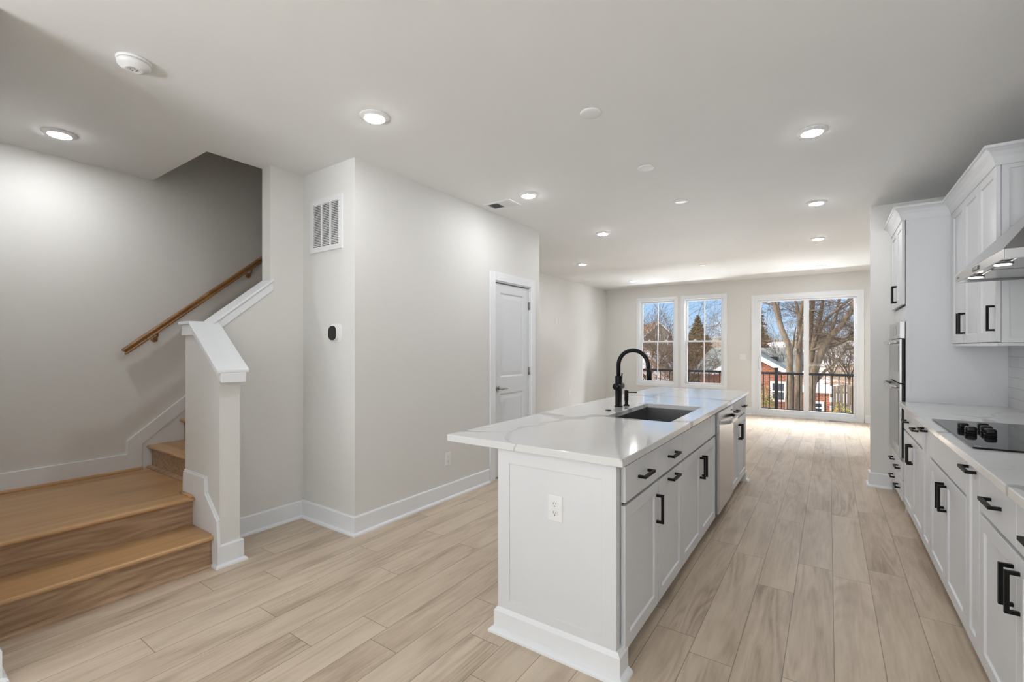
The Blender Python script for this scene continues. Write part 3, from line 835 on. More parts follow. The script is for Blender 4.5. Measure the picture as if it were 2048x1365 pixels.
# ------------------------------------------------------------------ island
IX = -.718                                             # carcass front; doors stand 20 mm proud of it
FI = (Vector((IX, 0, 0)), Y, X)
ZD = (.092, .697); ZR = (.711, .863)
base_cab('island_cabinet', 'nearest island cabinet with one drawer over one tall shaker door', FI, 1.845, 2.300, 1, 1, ZD, ZR, hz=.57)
base_cab('island_cabinet', 'second island cabinet from the near end, horizontal pulls on drawer and pull-out door', FI, 2.303, 2.757, 1, 1, ZD, ZR, pullout=True)
base_cab('sink_cabinet', 'island cabinet under the sink, plain false front over two doors', FI, 2.760, 3.690, 2, 1, ZD, ZR, false_front=True, hz=.57)
base_cab('island_cabinet', 'far island cabinet past the dishwasher with two drawers over two doors', FI, 4.330, 5.225, 2, 2, ZD, ZR, hz=.57)
# end panels with base moulding
for nm, y0, sgn, lab in (('island_end_panel', 1.825, -1, 'white panelled near end of the island with outlet and base moulding'), ('island_end_panel', 5.228, 1, 'panelled far end of the island toward the sliding door')):
    root = thing(nm, lab, 'end panel', (-1.01, y0, 0))
    fr = (Vector((0, y0, 0)), X, Vector((0, sgn, 0)))
    m = M(); m.shaker(fr, -1.312, IX + .004, .092, .876, .035 if sgn < 0 else .02, .065, .006, ch=.0015); m.build('panel', 'cabinet_paint', root, bevel=.001)
    t = .047 if sgn < 0 else .032
    m = M(); yy = sorted((y0 - sgn * .045, y0 + sgn * t))
    m.box(-1.327, -.694, yy[0], yy[1], 0, .100)
    c0, c1 = yy; k = M()
    m.add([(-1.327, c0, .100), (-.694, c0, .100), (-.694, c1, .100), (-1.327, c1, .100), (-1.314, c0 + .012, .118), (-.708, c0 + .012, .118), (-.708, c1 - .012, .118), (-1.314, c1 - .012, .118)],
          [(0, 1, 5, 4), (1, 2, 6, 5), (2, 3, 7, 6), (3, 0, 4, 7), (4, 5, 6, 7)])
    m.build('base_moulding', 'trim_paint', root)
    m = M(); P = [(-1.327, yy[1]), (-1.327, yy[0]), (-.694, yy[0]), (-.694, yy[1])] if sgn < 0 else [(-.694, yy[0]), (-.694, yy[1]), (-1.327, yy[1]), (-1.327, yy[0])]
    m.sweep(P[::-1], [(0, 0), (.022, 0), (.021, .010), (.014, .018), (.004, .024), (0, .026)]); m.build('shoe_moulding', 'trim_paint', root)
bp = M().box(-1.318, -1.300, 1.873, 5.18, 0, .876).build('island_back_panel', 'cabinet_paint'); tag(bp, 'flat panel along the seating side of the island', 'back panel')
FE = (Vector((0, 1.796, 0)), X, -Y)
plate('island_outlet', 'white outlet on the island end panel', FE, -1.001, .645)

# dishwasher
dw = thing('dishwasher', 'stainless steel dishwasher built into the island', 'dishwasher', (-1.0, 4.01, 0))
m = M(); m.fbox(FI, 3.718, 4.326, .10, .868, -.56, -.002); m.build('tub', 'grey_mark', dw)
m = M()
prof = [(-.0, .105), (.036, .105), (.042, .16), (.045, .45), (.044, .74), (.038, .862), (.030, .868), (0, .868)]
vs = m.fpts(FI, [(3.722, z, n) for n, z in prof] + [(4.322, z, n) for n, z in prof]); k = len(prof)
m.add(vs, [tuple(range(k)), tuple(range(k, 2 * k))] + [(i, (i + 1) % k, k + (i + 1) % k, k + i) for i in range(k)])
dd = m.build('door', 'stainless', dw, bevel=.003)
m = M(); NA = 20; outer = []; inner = []
for q in range(NA + 1):
    s_ = q / NA; u = 3.765 + (4.279 - 3.765) * s_; e = abs(2 * s_ - 1); bul = (1 - e ** 4)
    outer.append((IX + .046 + .062 * bul, u)); inner.append((IX + .040 + .046 * max(0, 1 - (min(1, e * 1.06)) ** 4), u))
m.prism(outer + inner[::-1], 'xy', .775, .803); m.build('handle', 'stainless', dd, bevel=.004)
m = M(); m.fbox(FI, 4.23, 4.30, .828, .838, .0405, .0412); m.build('badge', 'grey_mark', dd)
m = M(); m.fbox(FI, 3.718, 4.326, 0, .10, -.085, -.07); m.build('toe_kick', 'grey_mark', dw)

# counter with sink cut-out
def slab_with_hole(x0, x1, y0, y1, z0, z1, hx0, hx1, hy0, hy1):
    m = M(); xs = [x0, hx0, hx1, x1]; ys_ = [y0, hy0, hy1, y1]
    idx = {}
    for zi, z in enumerate((z0, z1)):
        for i, x in enumerate(xs):
            for j, y in enumerate(ys_): idx[(i, j, zi)] = len(idx)
    vs = [None] * len(idx)
    for (i, j, zi), n_ in idx.items(): vs[n_] = (xs[i], ys_[j], (z0, z1)[zi])
    fs = []
    for i in range(3):
        for j in range(3):
            if (i, j) == (1, 1): continue
            for zi in (0, 1): fs.append((idx[i, j, zi], idx[i + 1, j, zi], idx[i + 1, j + 1, zi], idx[i, j + 1, zi]))
    for i in range(3):
        for j in (0, 3): fs.append((idx[i, j, 0], idx[i + 1, j, 0], idx[i + 1, j, 1], idx[i, j, 1])); fs.append((idx[j, i, 0], idx[j, i + 1, 0], idx[j, i + 1, 1], idx[j, i, 1]))
    for a, b in (((1, 1), (2, 1)), ((2, 1), (2, 2)), ((2, 2), (1, 2)), ((1, 2), (1, 1))): fs.append((idx[a + (0,)], idx[b + (0,)], idx[b + (1,)], idx[a + (1,)]))
    return m.add(vs, fs)


SX0, SX1, SY0, SY1 = -1.20, -.785, 2.805, 3.652
o = slab_with_hole(-1.615, -.676, 1.760, 5.265, .880, .914, SX0, SX1, SY0, SY1).build('island_countertop', 'quartz', bevel=.004, seg=3)
tag(o, 'white quartz island worktop with grey veins and sink cut-out', 'countertop')
# sink
sk = thing('kitchen_sink', 'undermount stainless sink set in the island worktop', 'sink', (-.99, 3.23, .66))
m = M(); t = .008; a, b, c0, d0 = SX0 - .006, SX1 + .006, SY0 - .006, SY1 + .006
m.box(a - t, a, c0 - t, d0 + t, .66, .8795); m.box(b, b + t, c0 - t, d0 + t, .66, .8795); m.box(a, b, c0 - t, c0, .66, .8795); m.box(a, b, d0, d0 + t, .66, .8795); m.box(a - t, b + t, c0 - t, d0 + t, .652, .66)
m.build('basin', 'sink_steel', sk)
m = M(); m.lathe([(.045, 0), (.045, .003), (.030, .003), (.028, .001), (.0001, .001)], (-.99, 3.40, .660), 24); m.build('drain', 'stainless', sk)

# faucet
fa = thing('kitchen_faucet', 'matte black gooseneck faucet beside the island sink', 'faucet', (-1.304, 3.311, .914))
fx, fy, fz = -1.304, 3.311, .914
m = M(); m.lathe([(.031, 0), (.031, .008), (.0245, .010), (.0245, .225), (.0235, .232), (.0165, .233)], (fx, fy, fz), 32); m.build('body', 'faucet_black', fa)
m = M(); rr = .112; zc = 1.354 - .0155 - rr
pts = [(fx, fy, 1.14), (fx, fy, zc)] + [(fx + rr - rr * math.cos(R(a)), fy, zc + rr * math.sin(R(a))) for a in range(10, 181, 10)] + [(fx + 2 * rr + .006, fy, zc - .035)]
m.tube(pts, .0152, 20); m.build('spout', 'faucet_black', fa)
m = M(); m.tube([(fx + 2 * rr + .003, fy, zc - .015), (fx + 2 * rr + .010, fy, zc - .105)], [.0170, .0175], 20); m.build('spray_head', 'faucet_black', fa)
m = M(); m.lathe([(.0001, -.058), (.024, -.058), (.0255, -.055), (.0255, .062), (.024, .066), (.0001, .066)], (fx, fy, 1.068), 24, 'y'); m.build('valve_barrel', 'faucet_black', fa)
m = M(); m.tube([(fx, fy + .052, 1.07), (fx + .003, fy + .055, 1.115), (fx + .006, fy + .056, 1.165)], [.0055, .005, .005], 10); m.build('lever', 'faucet_black', fa)
so = thing('soap_dispenser', 'matte black soap dispenser beside the gooseneck faucet', 'soap dispenser', (-1.277, 3.403, .914))
m = M(); m.lathe([(.024, 0), (.024, .004), (.013, .014), (.013, .035), (.0155, .040), (.0155, .118), (.0001, .118)], (-1.277, 3.403, .914), 24); m.build('body', 'faucet_black', so)
m = M(); m.tube([(-1.277, 3.403, 1.018), (-1.195, 3.403, 1.020)], [.005, .0045], 10); m.build('spout', 'faucet_black', so)
o = M().lathe([(.022, 0), (.022, .004), (.016, .007), (.0001, .009)], (-1.282, 3.065, .914), 24).build('air_switch_button', 'faucet_black'); tag(o, 'small black air switch button on the worktop near the faucet', 'button')

# ------------------------------------------------------------------ right-hand base cabinets
KX = .526
FK = (Vector((KX, 0, 0)), Y, -X)
ZD2 = (.085, .683); ZR2 = (.698, .866)
base_cab('base_cabinet', 'far base cabinet beside the oven tower with two drawers and two doors', FK, 4.040, 4.945, 2, 2, ZD2, ZR2, hz=.565)
base_cab('base_cabinet', 'narrow full-height pull-out between far cabinet and cooktop cabinet', FK, 3.765, 4.037, 1, 0, ZD2, ZR2, pullout='full', grp=None)
base_cab('base_cabinet', 'wide base cabinet under the cooktop with plain front and two doors', FK, 2.860, 3.762, 2, 1, ZD2, ZR2, false_front=True, hz=.565)
base_cab('base_cabinet', 'narrow full-height pull-out on the near side of the cooktop cabinet', FK, 2.638, 2.857, 1, 0, ZD2, ZR2, pullout='full')
base_cab('base_cabinet', 'nearest base cabinet at lower right with two drawers and two doors', FK, 1.730, 2.635, 2, 2, ZD2, ZR2, hz=.565)
o = M().box(.472, 1.112, 1.70, 4.945, .880, .914).build('kitchen_countertop', 'quartz', bevel=.004, seg=3); tag(o, 'white veined quartz worktop along the right wall under the cooktop', 'countertop')
o = M().box(1.106, 1.119, 1.70, 4.945, .914, 1.80).build('tile_backsplash', 'wall_tile'); tag(o, 'glossy grey tile backsplash behind the cooktop', 'backsplash')

# cooktop
ck = thing('cooktop', 'black glass electric cooktop with five knobs', 'cooktop', (.78, 3.31, .914))
m = M(); m.box(.521, 1.045, 2.822, 3.798, .9145, .922); m.build('glass', 'black_glass', ck, bevel=.002)
for x, y in ((.592, 3.41), (.597, 3.275), (.676, 3.45), (.668, 3.345), (.660, 3.235)):
    m = M(); rings = []
    for hw, z in ((.019, .922), (.0225, .924), (.0225, .929), (.0205, .931), (.0225, .936), (.0215, .950), (.017, .955)):
        rings.append([(x + p[0], y + p[1], z) for p in rrect(hw, hw, hw * .55, 5)])
    k = len(rings[0]); m.add([p for q in rings for p in q], [tuple(range(k)), tuple(range((len(rings) - 1) * k, len(rings) * k))] + [(i * k + a, i * k + (a + 1) % k, (i + 1) * k + (a + 1) % k, (i + 1) * k + a) for i in range(len(rings) - 1) for a in range(k)])
    kn = m.build('knob', 'black_plastic', ck)
m = M()
for q in range(8): m.box(.534 + .0025 * q, .536 + .0025 * q, 2.848 + .0, 2.862, .922, .9223)
m.build('logo', 'light_mark', ck)

# ------------------------------------------------------------------ oven tower
tw = thing('oven_tower_cabinet', 'tall painted cabinet housing the double wall oven', 'cabinet', (.82, 5.33, 0))
TF = .515
FT = (Vector((TF, 0, 0)), Y, -X)
m = M(); m.box(TF + .004, 1.119, 4.947, 4.967, 0, 2.42); m.build('side_panel', 'cabinet_paint', tw)
m = M(); m.fbox((Vector((0, 4.947, 0)), X, -Y), TF + .004, TF + .034, .914, 2.42, 0, .004); m.fbox((Vector((0, 4.947, 0)), X, -Y), TF + .034, .79, 2.392, 2.42, 0, .004); m.build('side_stile', 'cabinet_paint', tw)
m = M()
m.box(TF + .004, 1.119, 5.698, 5.718, 0, 2.42); m.box(1.10, 1.119, 4.967, 5.698, 0, 2.42); m.box(TF + .004, 1.10, 4.967, 5.698, 2.40, 2.42); m.box(TF + .004, 1.10, 4.967, 5.698, 1.575, 1.70); m.box(TF + .004, 1.10, 4.967, 5.698, .385, .44); m.box(TF + .004, 1.10, 4.967, 5.698, .085, .10)
m.build('carcass', 'cabinet_paint', tw)
m = M(); m.box(TF + .08, TF + .10, 4.967, 5.698, 0, .085); m.build('toe_kick', 'cabinet_paint', tw)
for k, (a, b) in enumerate(((4.952, 5.331), (5.334, 5.714))):
    m = M(); m.shaker(FT, a, b, 1.715, 2.412, .02, .057); d = m.build('door', 'cabinet_paint', tw, bevel=.0015)
    pull(FT, (b - .03) if k == 0 else (a + .03), 1.83, False, d, .02, .15)
for a, b in ((.262, .412), (.090, .258)):
    m = M(); m.fbox(FT, 4.952, 5.714, a, b, 0, .02); d = m.build('drawer', 'cabinet_paint', tw, bevel=.0015)
    for u in (5.14, 5.52): pull(FT, u, (a + b) / 2, True, d, .02)
# double oven
ov = thing('double_wall_oven', 'stainless and black glass double wall oven in the tall cabinet', 'oven', (.82, 5.33, .44))
m = M(); m.fbox(FT, 4.967, 5.698, .445, 1.57, -.52, -.002); m.build('body', 'black_plastic', ov)
m = M(); m.fbox(FT, 4.958, 5.708, 1.435, 1.575, 0, .034); cp = m.build('control_panel', 'stainless', ov, bevel=.002)
m = M(); m.fbox(FT, 5.20, 5.46, 1.462, 1.55, .034, .0352); m.build('display', 'oven_glass', cp)
for a, b in ((1.065, 1.430), (.445, 1.055)):
    m = M(); m.fbox(FT, 4.958, 5.708, a, b, .002, .020); d = m.build('oven_door', 'black_plastic', ov, bevel=.002)
    m = M(); m.fbox(FT, 4.958, 5.708, a, b, .0202, .036); m.build('front_sheet', 'stainless', d, bevel=.002)
    m = M(); m.fbox(FT, 5.03, 5.636, a + .09, b - .055, .0362, .0375); m.build('door_glass', 'oven_glass', d)
    m = M(); zb = b - .026
    m.tube([(TF - .036, 5.00, zb), (TF - .075, 5.01, zb), (TF - .078, 5.06, zb), (TF - .078, 5.60, zb), (TF - .075, 5.656, zb), (TF - .036, 5.666, zb)], .012, 12); m.build('handle', 'stainless', d)

# ------------------------------------------------------------------ upper cabinets, crown, hood
UX = .812
FU = (Vector((UX, 0, 0)), Y, -X)
for (u0, u1, nd, lab) in ((4.150, 4.925, 2, 'two-door upper wall cabinet beside the oven tower'), (3.765, 4.148, 1, 'single-door upper wall cabinet on the far side of the range hood'), (1.74, 2.83, 2, 'upper wall cabinet on the near side of the range hood')):
    root = thing('upper_cabinet', lab, 'cabinet', (.96, (u0 + u1) / 2, 1.37))
    m = M(); m.box(UX + .002, 1.104, u0, u1, 1.388, 2.42); m.build('carcass', 'cabinet_paint', root)
    m = M(); m.box(UX - .016, 1.104, u0, u1, 1.368, 1.387); m.build('light_rail', 'cabinet_paint', root, bevel=.002)
    for k in range(nd):
        a = u0 + (u1 - u0) * k / nd + .002; b = u0 + (u1 - u0) * (k + 1) / nd - .002
        m = M(); m.shaker(FU, a, b, 1.392, 2.41, .02, .057); d = m.build('door', 'cabinet_paint', root, bevel=.0015)
        if nd == 2: pull(FU, (b - .03) if k == 0 else (a + .03), 1.53, False, d, .02, .15)
        else: pull(FU, a + .03, 1.53, False, d, .02, .15)
    if nd == 1:
        m = M(); m.shaker((Vector((0, u0, 0)), X, -Y), UX + .003, 1.10, 1.388, 2.41, .006, .03, .005, ch=.001); m.build('side_panel', 'cabinet_paint', root)
cr = M()
CP = [(0, 2.405), (.006, 2.405), (.012, 2.425), (.020, 2.450), (.034, 2.476), (.052, 2.492), (.060, 2.495), (.060, 2.512), (0, 2.512)]
cr.sweep([(1.118, 2.836), (.792, 2.836), (.792, 1.73), (1.118, 1.73)][::-1], CP); cr.sweep([(.495, 5.715), (.495, 4.945), (.792, 4.945), (.792, 3.758), (1.118, 3.758)][::-1], CP)
struct(cr.build('trim_5', 'cabinet_paint', base=(.8, 4.6, 2.405)), 'painted crown moulding over the upper cabinets and oven tower', 'trim')

hd = thing('range_hood', 'stainless steel wall chimney hood over the cooktop', 'range hood', (.87, 3.30, 1.74))
HX0, HX1, HY0, HY1, HZ0, HZ1 = .620, 1.104, 2.840, 3.758, 1.742, 1.786
m = M()
t = .004
m.box(HX0, HX0 + t, HY0, HY1, HZ0, HZ1); m.box(HX0 + t, HX1, HY0, HY0 + t, HZ0, HZ1); m.box(HX0 + t, HX1, HY1 - t, HY1, HZ0, HZ1); m.box(HX1 - t, HX1, HY0 + t, HY1 - t, HZ0, HZ1)
m.build('rim', 'hood_steel', hd, bevel=.0015)
m = M(); cx0, cy0, cy1, cz = .845, 3.14, 3.46, 2.06
vs = [(HX0, HY0, HZ1), (HX0, HY1, HZ1), (HX1, HY1, HZ1), (HX1, HY0, HZ1), (cx0, cy0, cz), (cx0, cy1, cz), (HX1, cy1, cz), (HX1, cy0, cz)]
m.add(vs, [(0, 1, 5, 4), (1, 2, 6, 5), (2, 3, 7, 6), (3, 0, 4, 7), (4, 5, 6, 7), (0, 1, 2, 3)]); m.build('canopy', 'hood_steel', hd)
m = M(); m.box(cx0 + .002, HX1, cy0 + .002, cy1 - .002, cz, H - .001); m.build('chimney', 'hood_steel', hd)
m = M(); m.box(HX0 + .06, HX0 + .40, HY0 + .05, HY0 + .44, HZ0 + .010, HZ0 + .018); m.build('filter', 'hood_steel', hd, bevel=.003)
m = M(); m.box(HX0 + .06, HX0 + .40, HY0 + .48, HY1 - .05, HZ0 + .010, HZ0 + .018); m.build('filter', 'hood_steel', hd, bevel=.003)
m = M(); m.box(HX0 + t, HX1 - t, HY0 + t, HY1 - t, HZ0 + .018, HZ0 + .022); m.build('underside', 'hood_steel', hd)
for y in (3.06, 3.54):
    m = M(); m.lathe([(.036, 0), (.036, -.004), (.030, -.006)], (.665, y, HZ0 + .0095), 28); lt = m.build('lamp_bezel', 'grey_mark', hd)
    m = M(); m.lathe([(.029, -.0062), (.029, -.009), (.0001, -.0095)], (.665, y, HZ0 + .0095), 28); m.build('lamp_lens', 'hood_lens', lt)
m = M(); m.box(HX0 - .004, HX0 + .001, 3.24, 3.35, HZ0 + .012, HZ0 + .032); bt = m.build('button_strip', 'grey_mark', hd)
m = M()
for q in range(5): m.box(HX0 - .0065, HX0 - .0038, 3.25 + q * .02, 3.262 + q * .02, HZ0 + .016, HZ0 + .028)
m.build('button', 'satin_nickel', bt)
m = M()
for q in range(5): m.box(HX0 - .0006, HX0 + .0005, 3.665 + q * .012, 3.673 + q * .012, HZ0 + .018, HZ0 + .027)
m.build('logo', 'grey_mark', hd)

# ================================================================== outdoors
def sst(a, b, x):
    t = max(0, min(1, (x - a) / (b - a))); return t * t * (3 - 2 * t)


def ground_z(x, y):
    z = -3.5 + 4.3 * sst(13, 95, y)
    if y > 1: z += 4.2 * sst(.20, .36, -x / y) * sst(11, 42, y)
    return z + .25 * noise.noise(Vector((x * .15, y * .15, 0))) * (1 if y > 12 else .4)


m = M(); xs = [-90 + 180 * i / 90 for i in range(91)]; ys_ = [-60 + 220 * (j / 110) for j in range(111)]
vs = [(x, y, ground_z(x, y)) for y in ys_ for x in xs]
m.add(vs, [(j * 91 + i, j * 91 + i + 1, (j + 1) * 91 + i + 1, (j + 1) * 91 + i) for j in range(110) for i in range(90)], True)
struct(m.build('ground', 'winter_ground', base=(0, 0, -3.5)), 'snow-patched winter ground outside', 'ground')
m = M(); nx = 120
vs = []
for i in range(nx + 1):
    x = -110 + 220 * i / nx; h = 3.2 + 1.5 * noise.noise(Vector((x * .06, 3.1, 0))) + .8 * noise.noise(Vector((x * .35, 7.7, 0)))
    vs += [(x, 142, -1), (x, 146 + 2 * noise.noise(Vector((x * .4, 1, 2))), h), (x, 165, h + .8), (x, 175, -1)]
m.add(vs, [(i * 4 + k, i * 4 + k + 1, i * 4 + k + 5, i * 4 + k + 4) for i in range(nx) for k in range(3)], True)
struct(m.build('hills', 'far_woods', base=(0, 150, -1)), 'hazy bare wooded ridge on the horizon', 'hills')

# deck and railing
m = M()
for k in range(9): y = 10.64 + k * .145; m.box(-4.7, 1.35, y, y + .14, -.15, -.125)
m.box(-4.7, 1.35, 11.75, 11.95, -.32, -.15); m.box(-4.7, 1.35, 10.64, 10.70, -.32, -.15)
for x in (-4.5, -1.6, 1.2): m.box(x - .06, x + .06, 11.8, 11.92, -3.7, -.32)
struct(m.build('deck_floor', 'deck_board'), 'small wooden deck outside the sliding door', 'deck')
rl = thing('deck_railing', 'black metal deck railing outside the sliding door and windows', 'railing', (-1.7, 11.9, -.125))
POSTS = (-4.55, -3.07, -.975, 1.20)
m = M(); m.box(-4.6, 1.25, 11.872, 11.928, .752, .806); m.build('top_rail', 'black_metal', rl, bevel=.004)
m = M(); m.box(-4.6, 1.25, 11.882, 11.918, -.045, -.010); m.build('bottom_rail', 'black_metal', rl)
for x in POSTS:
    m = M(); m.box(x - .036, x + .036, 11.864, 11.936, -.125, .885); m.box(x - .044, x + .044, 11.856, 11.944, .885, .905); m.build('post', 'black_metal', rl, bevel=.003)
m0 = M(); m0.box(-.0085, .0085, 11.8915, 11.9085, -.012, .754)
x = -4.49; bal = None
while x < 1.2:
    if min(abs(x - p) for p in POSTS) > .05:
        k = M(); k.v = [(a + x, b, c) for a, b, c in m0.v]; k.f = list(m0.f); k.sm = list(m0.sm); k.build('baluster', 'black_metal', rl)
    x += .1165


# ------------------------------------------------------------------ trees
def limb(m, pts, n=8):
    P = [p[:3] for p in pts]; r = [p[3] for p in pts]
    # smooth the polyline once and roughen it a little
    r = [x * .82 for x in r]; Q, q = [P[0]], [r[0]]
    for i in range(len(P) - 1):
        a, b = Vector(P[i]), Vector(P[i + 1])
        j = Vector((random.gauss(0, 1), random.gauss(0, 1), random.gauss(0, .6))) * min(r[i], .05) * .25
        Q += [tuple(a.lerp(b, .5) + j), tuple(b)]; q += [(r[i] + r[i + 1]) / 2, r[i + 1]]
    m.tube(Q, q, n)


def twigs(m, start, direc, length, r, depth, rnd, spread=.6, n=4, lift=.1):
    d = Vector(direc).normalized(); p = Vector(start); pts = [p.copy()]; rad = [r]; kids = []
    seg = 4
    for k in range(seg):
        d = (d + Vector((rnd.gauss(0, 1), rnd.gauss(0, 1), rnd.gauss(0, 1) + lift)) * .14).normalized()
        p = p + d * (length / seg); pts.append(p.copy()); rad.append(max(.0035, r * (1 - .8 * (k + 1) / seg)))
        if depth > 0:
            for q in range(2 if k < 3 else 1):
                a = Vector((rnd.gauss(0, 1), rnd.gauss(0, 1), rnd.gauss(0, 1)))
                kids.append((p.copy(), (d + (a - d * a.dot(d)).normalized() * spread * rnd.uniform(.6, 1.3)).normalized(), length * rnd.uniform(.45, .68), max(.004, rad[-1] * .6)))
    m.tube(pts, rad, n)
    for s_, dd, l_, rr in kids: twigs(m, s_, dd, l_, rr, depth - 1, rnd, spread, 3, lift)


def big_tree(label, base, limbs, seed, group, tw=26, tl=1.5):
    rnd = random.Random(seed)
    root = thing('bare_tree', label, 'tree', base, group)
    m = M()
    for L_ in limbs: limb(m, L_)
    m.build('trunk', 'bark', root)
    m = M()
    for k in range(tw):
        L_ = rnd.choice(limbs); i = rnd.randrange(len(L_) // 2, len(L_)) if len(L_) > 2 else -1
        p = L_[i]; d = Vector((rnd.gauss(0, 1), rnd.gauss(0, .8), rnd.uniform(-.2, 1.0)))
        twigs(m, p[:3], d, tl * rnd.uniform(.6, 1.2), min(.018, p[3] * .5), 2, rnd)
    m.build('twigs', 'twig_bark', root)
    return root


def down(pts, z):  # continue a trunk to the ground
    x, y, _, r = pts[0]; return [(x, y, z, r * 1.25)] + pts


T1 = [down([(-1.05, 17.0, -0.93, 0.13), (-1.04, 16.93, 0.03, 0.122), (-1.02, 16.85, 0.66, 0.115), (-1.0, 16.77, 1.13, 0.108), (-1.04, 16.7, 1.44, 0.1), (-1.18, 16.62, 1.83, 0.092), (-1.31, 16.55, 2.3, 0.085), (-1.4, 16.48, 2.69, 0.078), (-1.5, 16.4, 3.08, 0.07), (-1.7, 16.2, 4.2, .05), (-1.8, 16.1, 5.6, .02)], -3.5),
      [(-1.07, 17.0, 1.41, 0.06), (-1.16, 17.12, 1.76, 0.054), (-1.3, 17.25, 2.26, 0.048), (-1.38, 17.38, 2.72, 0.041), (-1.33, 17.5, 3.09, 0.035), (-1.2, 17.8, 4.6, .015)],
      down([(-0.79, 17.2, -0.93, 0.14), (-0.8, 17.25, 0.33, 0.127), (-0.8, 17.3, 1.05, 0.113), (-0.78, 17.35, 1.6, 0.1), (-0.77, 17.4, 2.08, 0.087), (-0.74, 17.45, 2.49, 0.073), (-0.68, 17.5, 3.13, 0.06), (-.5, 17.6, 4.6, .04), (-.4, 17.6, 6.2, .015)], -3.5),
      [(-0.76, 17.3, 2.05, 0.06), (-0.83, 17.57, 2.5, 0.05), (-0.9, 17.83, 2.85, 0.04), (-1.04, 18.1, 3.21, 0.03), (-1.2, 18.4, 4.3, .012)],
      [(-0.98, 17.1, 1.21, 0.04), (-0.92, 17.25, 1.6, 0.03), (-0.88, 17.4, 2.01, 0.02)],
      [(-0.8, 17.2, 1.21, 0.06), (-0.71, 16.97, 1.75, 0.053), (-0.61, 16.73, 2.21, 0.047), (-0.5, 16.5, 2.79, 0.04), (-.3, 16.2, 4.2, .015)],
      [(-1.4, 16.5, 2.66, 0.03), (-1.58, 16.35, 2.72, 0.022), (-1.77, 16.2, 2.78, 0.015)]]
big_tree('bare twin-trunked tree behind the left pane of the sliding door', (-.9, 17.1, -3.5), T1, 3, None, 22, 1.2)
T2 = [down([(-0.5, 18.0, -1.17, 0.17), (-0.49, 17.9, -0.34, 0.159), (-0.43, 17.8, 0.32, 0.148), (-0.32, 17.7, 0.84, 0.136), (-0.17, 17.6, 1.29, 0.125), (0.05, 17.5, 1.72, 0.114), (0.3, 17.4, 2.02, 0.103), (0.5, 17.3, 2.38, 0.091), (0.71, 17.2, 2.9, 0.08), (1.2, 17, 4.2, .05), (1.6, 17, 5.6, .02)], -3.5),
      [(-0.43, 18.0, 0.38, 0.12), (-0.54, 18.2, 1.28, 0.107), (-0.5, 18.4, 2.29, 0.093), (-0.43, 18.6, 3.22, 0.08), (-.3, 18.8, 5.2, .03)],
      [(-0.49, 18.1, 0.87, 0.1), (-0.38, 18.2, 1.78, 0.087), (-0.23, 18.3, 2.44, 0.073), (-0.14, 18.4, 3.18, 0.06), (.1, 18.6, 4.8, .02)],
      [(-0.44, 18.1, 1.28, 0.07), (-0.22, 17.95, 1.98, 0.06), (0.05, 17.8, 2.4, 0.05), (0.41, 17.65, 2.73, 0.04), (0.72, 17.5, 2.99, 0.03)],
      [(-0.04, 17.7, 1.52, 0.07), (0.13, 17.83, 2.16, 0.058), (0.23, 17.97, 2.69, 0.047), (0.29, 18.1, 3.08, 0.035), (.4, 18.3, 4.3, .012)],
      [(0.21, 17.9, 2.52, 0.04), (0.48, 18.05, 2.68, 0.033), (0.73, 18.2, 2.96, 0.025)],
      [(-0.52, 18.0, 1.25, 0.045), (-0.11, 17.83, 1.41, 0.038), (0.31, 17.67, 1.54, 0.032), (0.72, 17.5, 1.71, 0.025)],
      [(-0.41, 18.0, 0.17, 0.07), (-0.11, 18.1, 0.6, 0.06), (0.18, 18.2, 0.9, 0.05), (0.45, 18.3, 1.28, 0.04), (0.76, 18.4, 1.38, 0.03)],
      [(-0.17, 17.8, 1.25, 0.06), (0.16, 18.1, 1.41, 0.05), (0.49, 18.4, 1.61, 0.04), (0.8, 18.7, 1.88, 0.03)],
      [(-0.35, 18.0, 0.63, 0.05), (-0.18, 18.3, 1.04, 0.04), (-0.04, 18.6, 1.45, 0.03), (0.03, 18.9, 1.96, 0.02)]]
big_tree('bare many-limbed leaning tree behind the right pane of the sliding door', (-.4, 18, -3.5), T2, 11, None, 46, 1.2)


def bare_tree(label, x, y, h, seed, mat='twig_bark', spread=.55, depth=3, r=.09, lean=(0, 0), group=None):
    rnd = random.Random(seed); z = ground_z(x, y) - .1
    root = thing('bare_tree', label, 'tree', (x, y, z), group)
    m = M(); top = h * .4
    m.tube([(x, y, z), (x + lean[0] * .2, y, z + top * .5), (x + lean[0] * .4, y + lean[1] * .4, z + top)], [r, r * .85, r * .7], 7); m.build('trunk', 'bark', root)
    m = M()
    for k in range(6):
        a = k * 1.05 + rnd.random() * .5; zz = z + top * rnd.uniform(.75, 1.0); f = (zz - z) / top * .4
        twigs(m, (x + lean[0] * f, y + lean[1] * f, zz), (math.cos(a) * .6, math.sin(a) * .6, .9), h * rnd.uniform(.35, .55), r * .5, depth, rnd, spread)
    m.build('twigs', mat, root); return root


bare_tree('bare tree with fine twigs beyond the left pane of the left far window', -6.9, 21, 6.6, 5, r=.08)
bare_tree('bare sapling in front of the gabled house beyond the left window', -5.75, 22.5, 5.2, 8, r=.05)
bare_tree('bare twiggy tree behind the wooden fence in the right door pane', 1.1, 38, 5.0, 21, depth=3, r=.1)
bare_tree('smaller bare tree left of the fence behind the many-limbed tree', .15, 42, 5.4, 22, depth=3, r=.1)
bare_tree('bare tree far right of the snowy slope in the right door pane', 2.1, 44, 6.2, 25, depth=3, r=.1)
bare_tree('thin bare tree behind the twin-trunked tree', -2.05, 30, 6.8, 31, depth=3, r=.07)
bare_tree('low bare tree beside the cedar in the right far window', -6.75, 27, 5.6, 37, depth=3, r=.06)
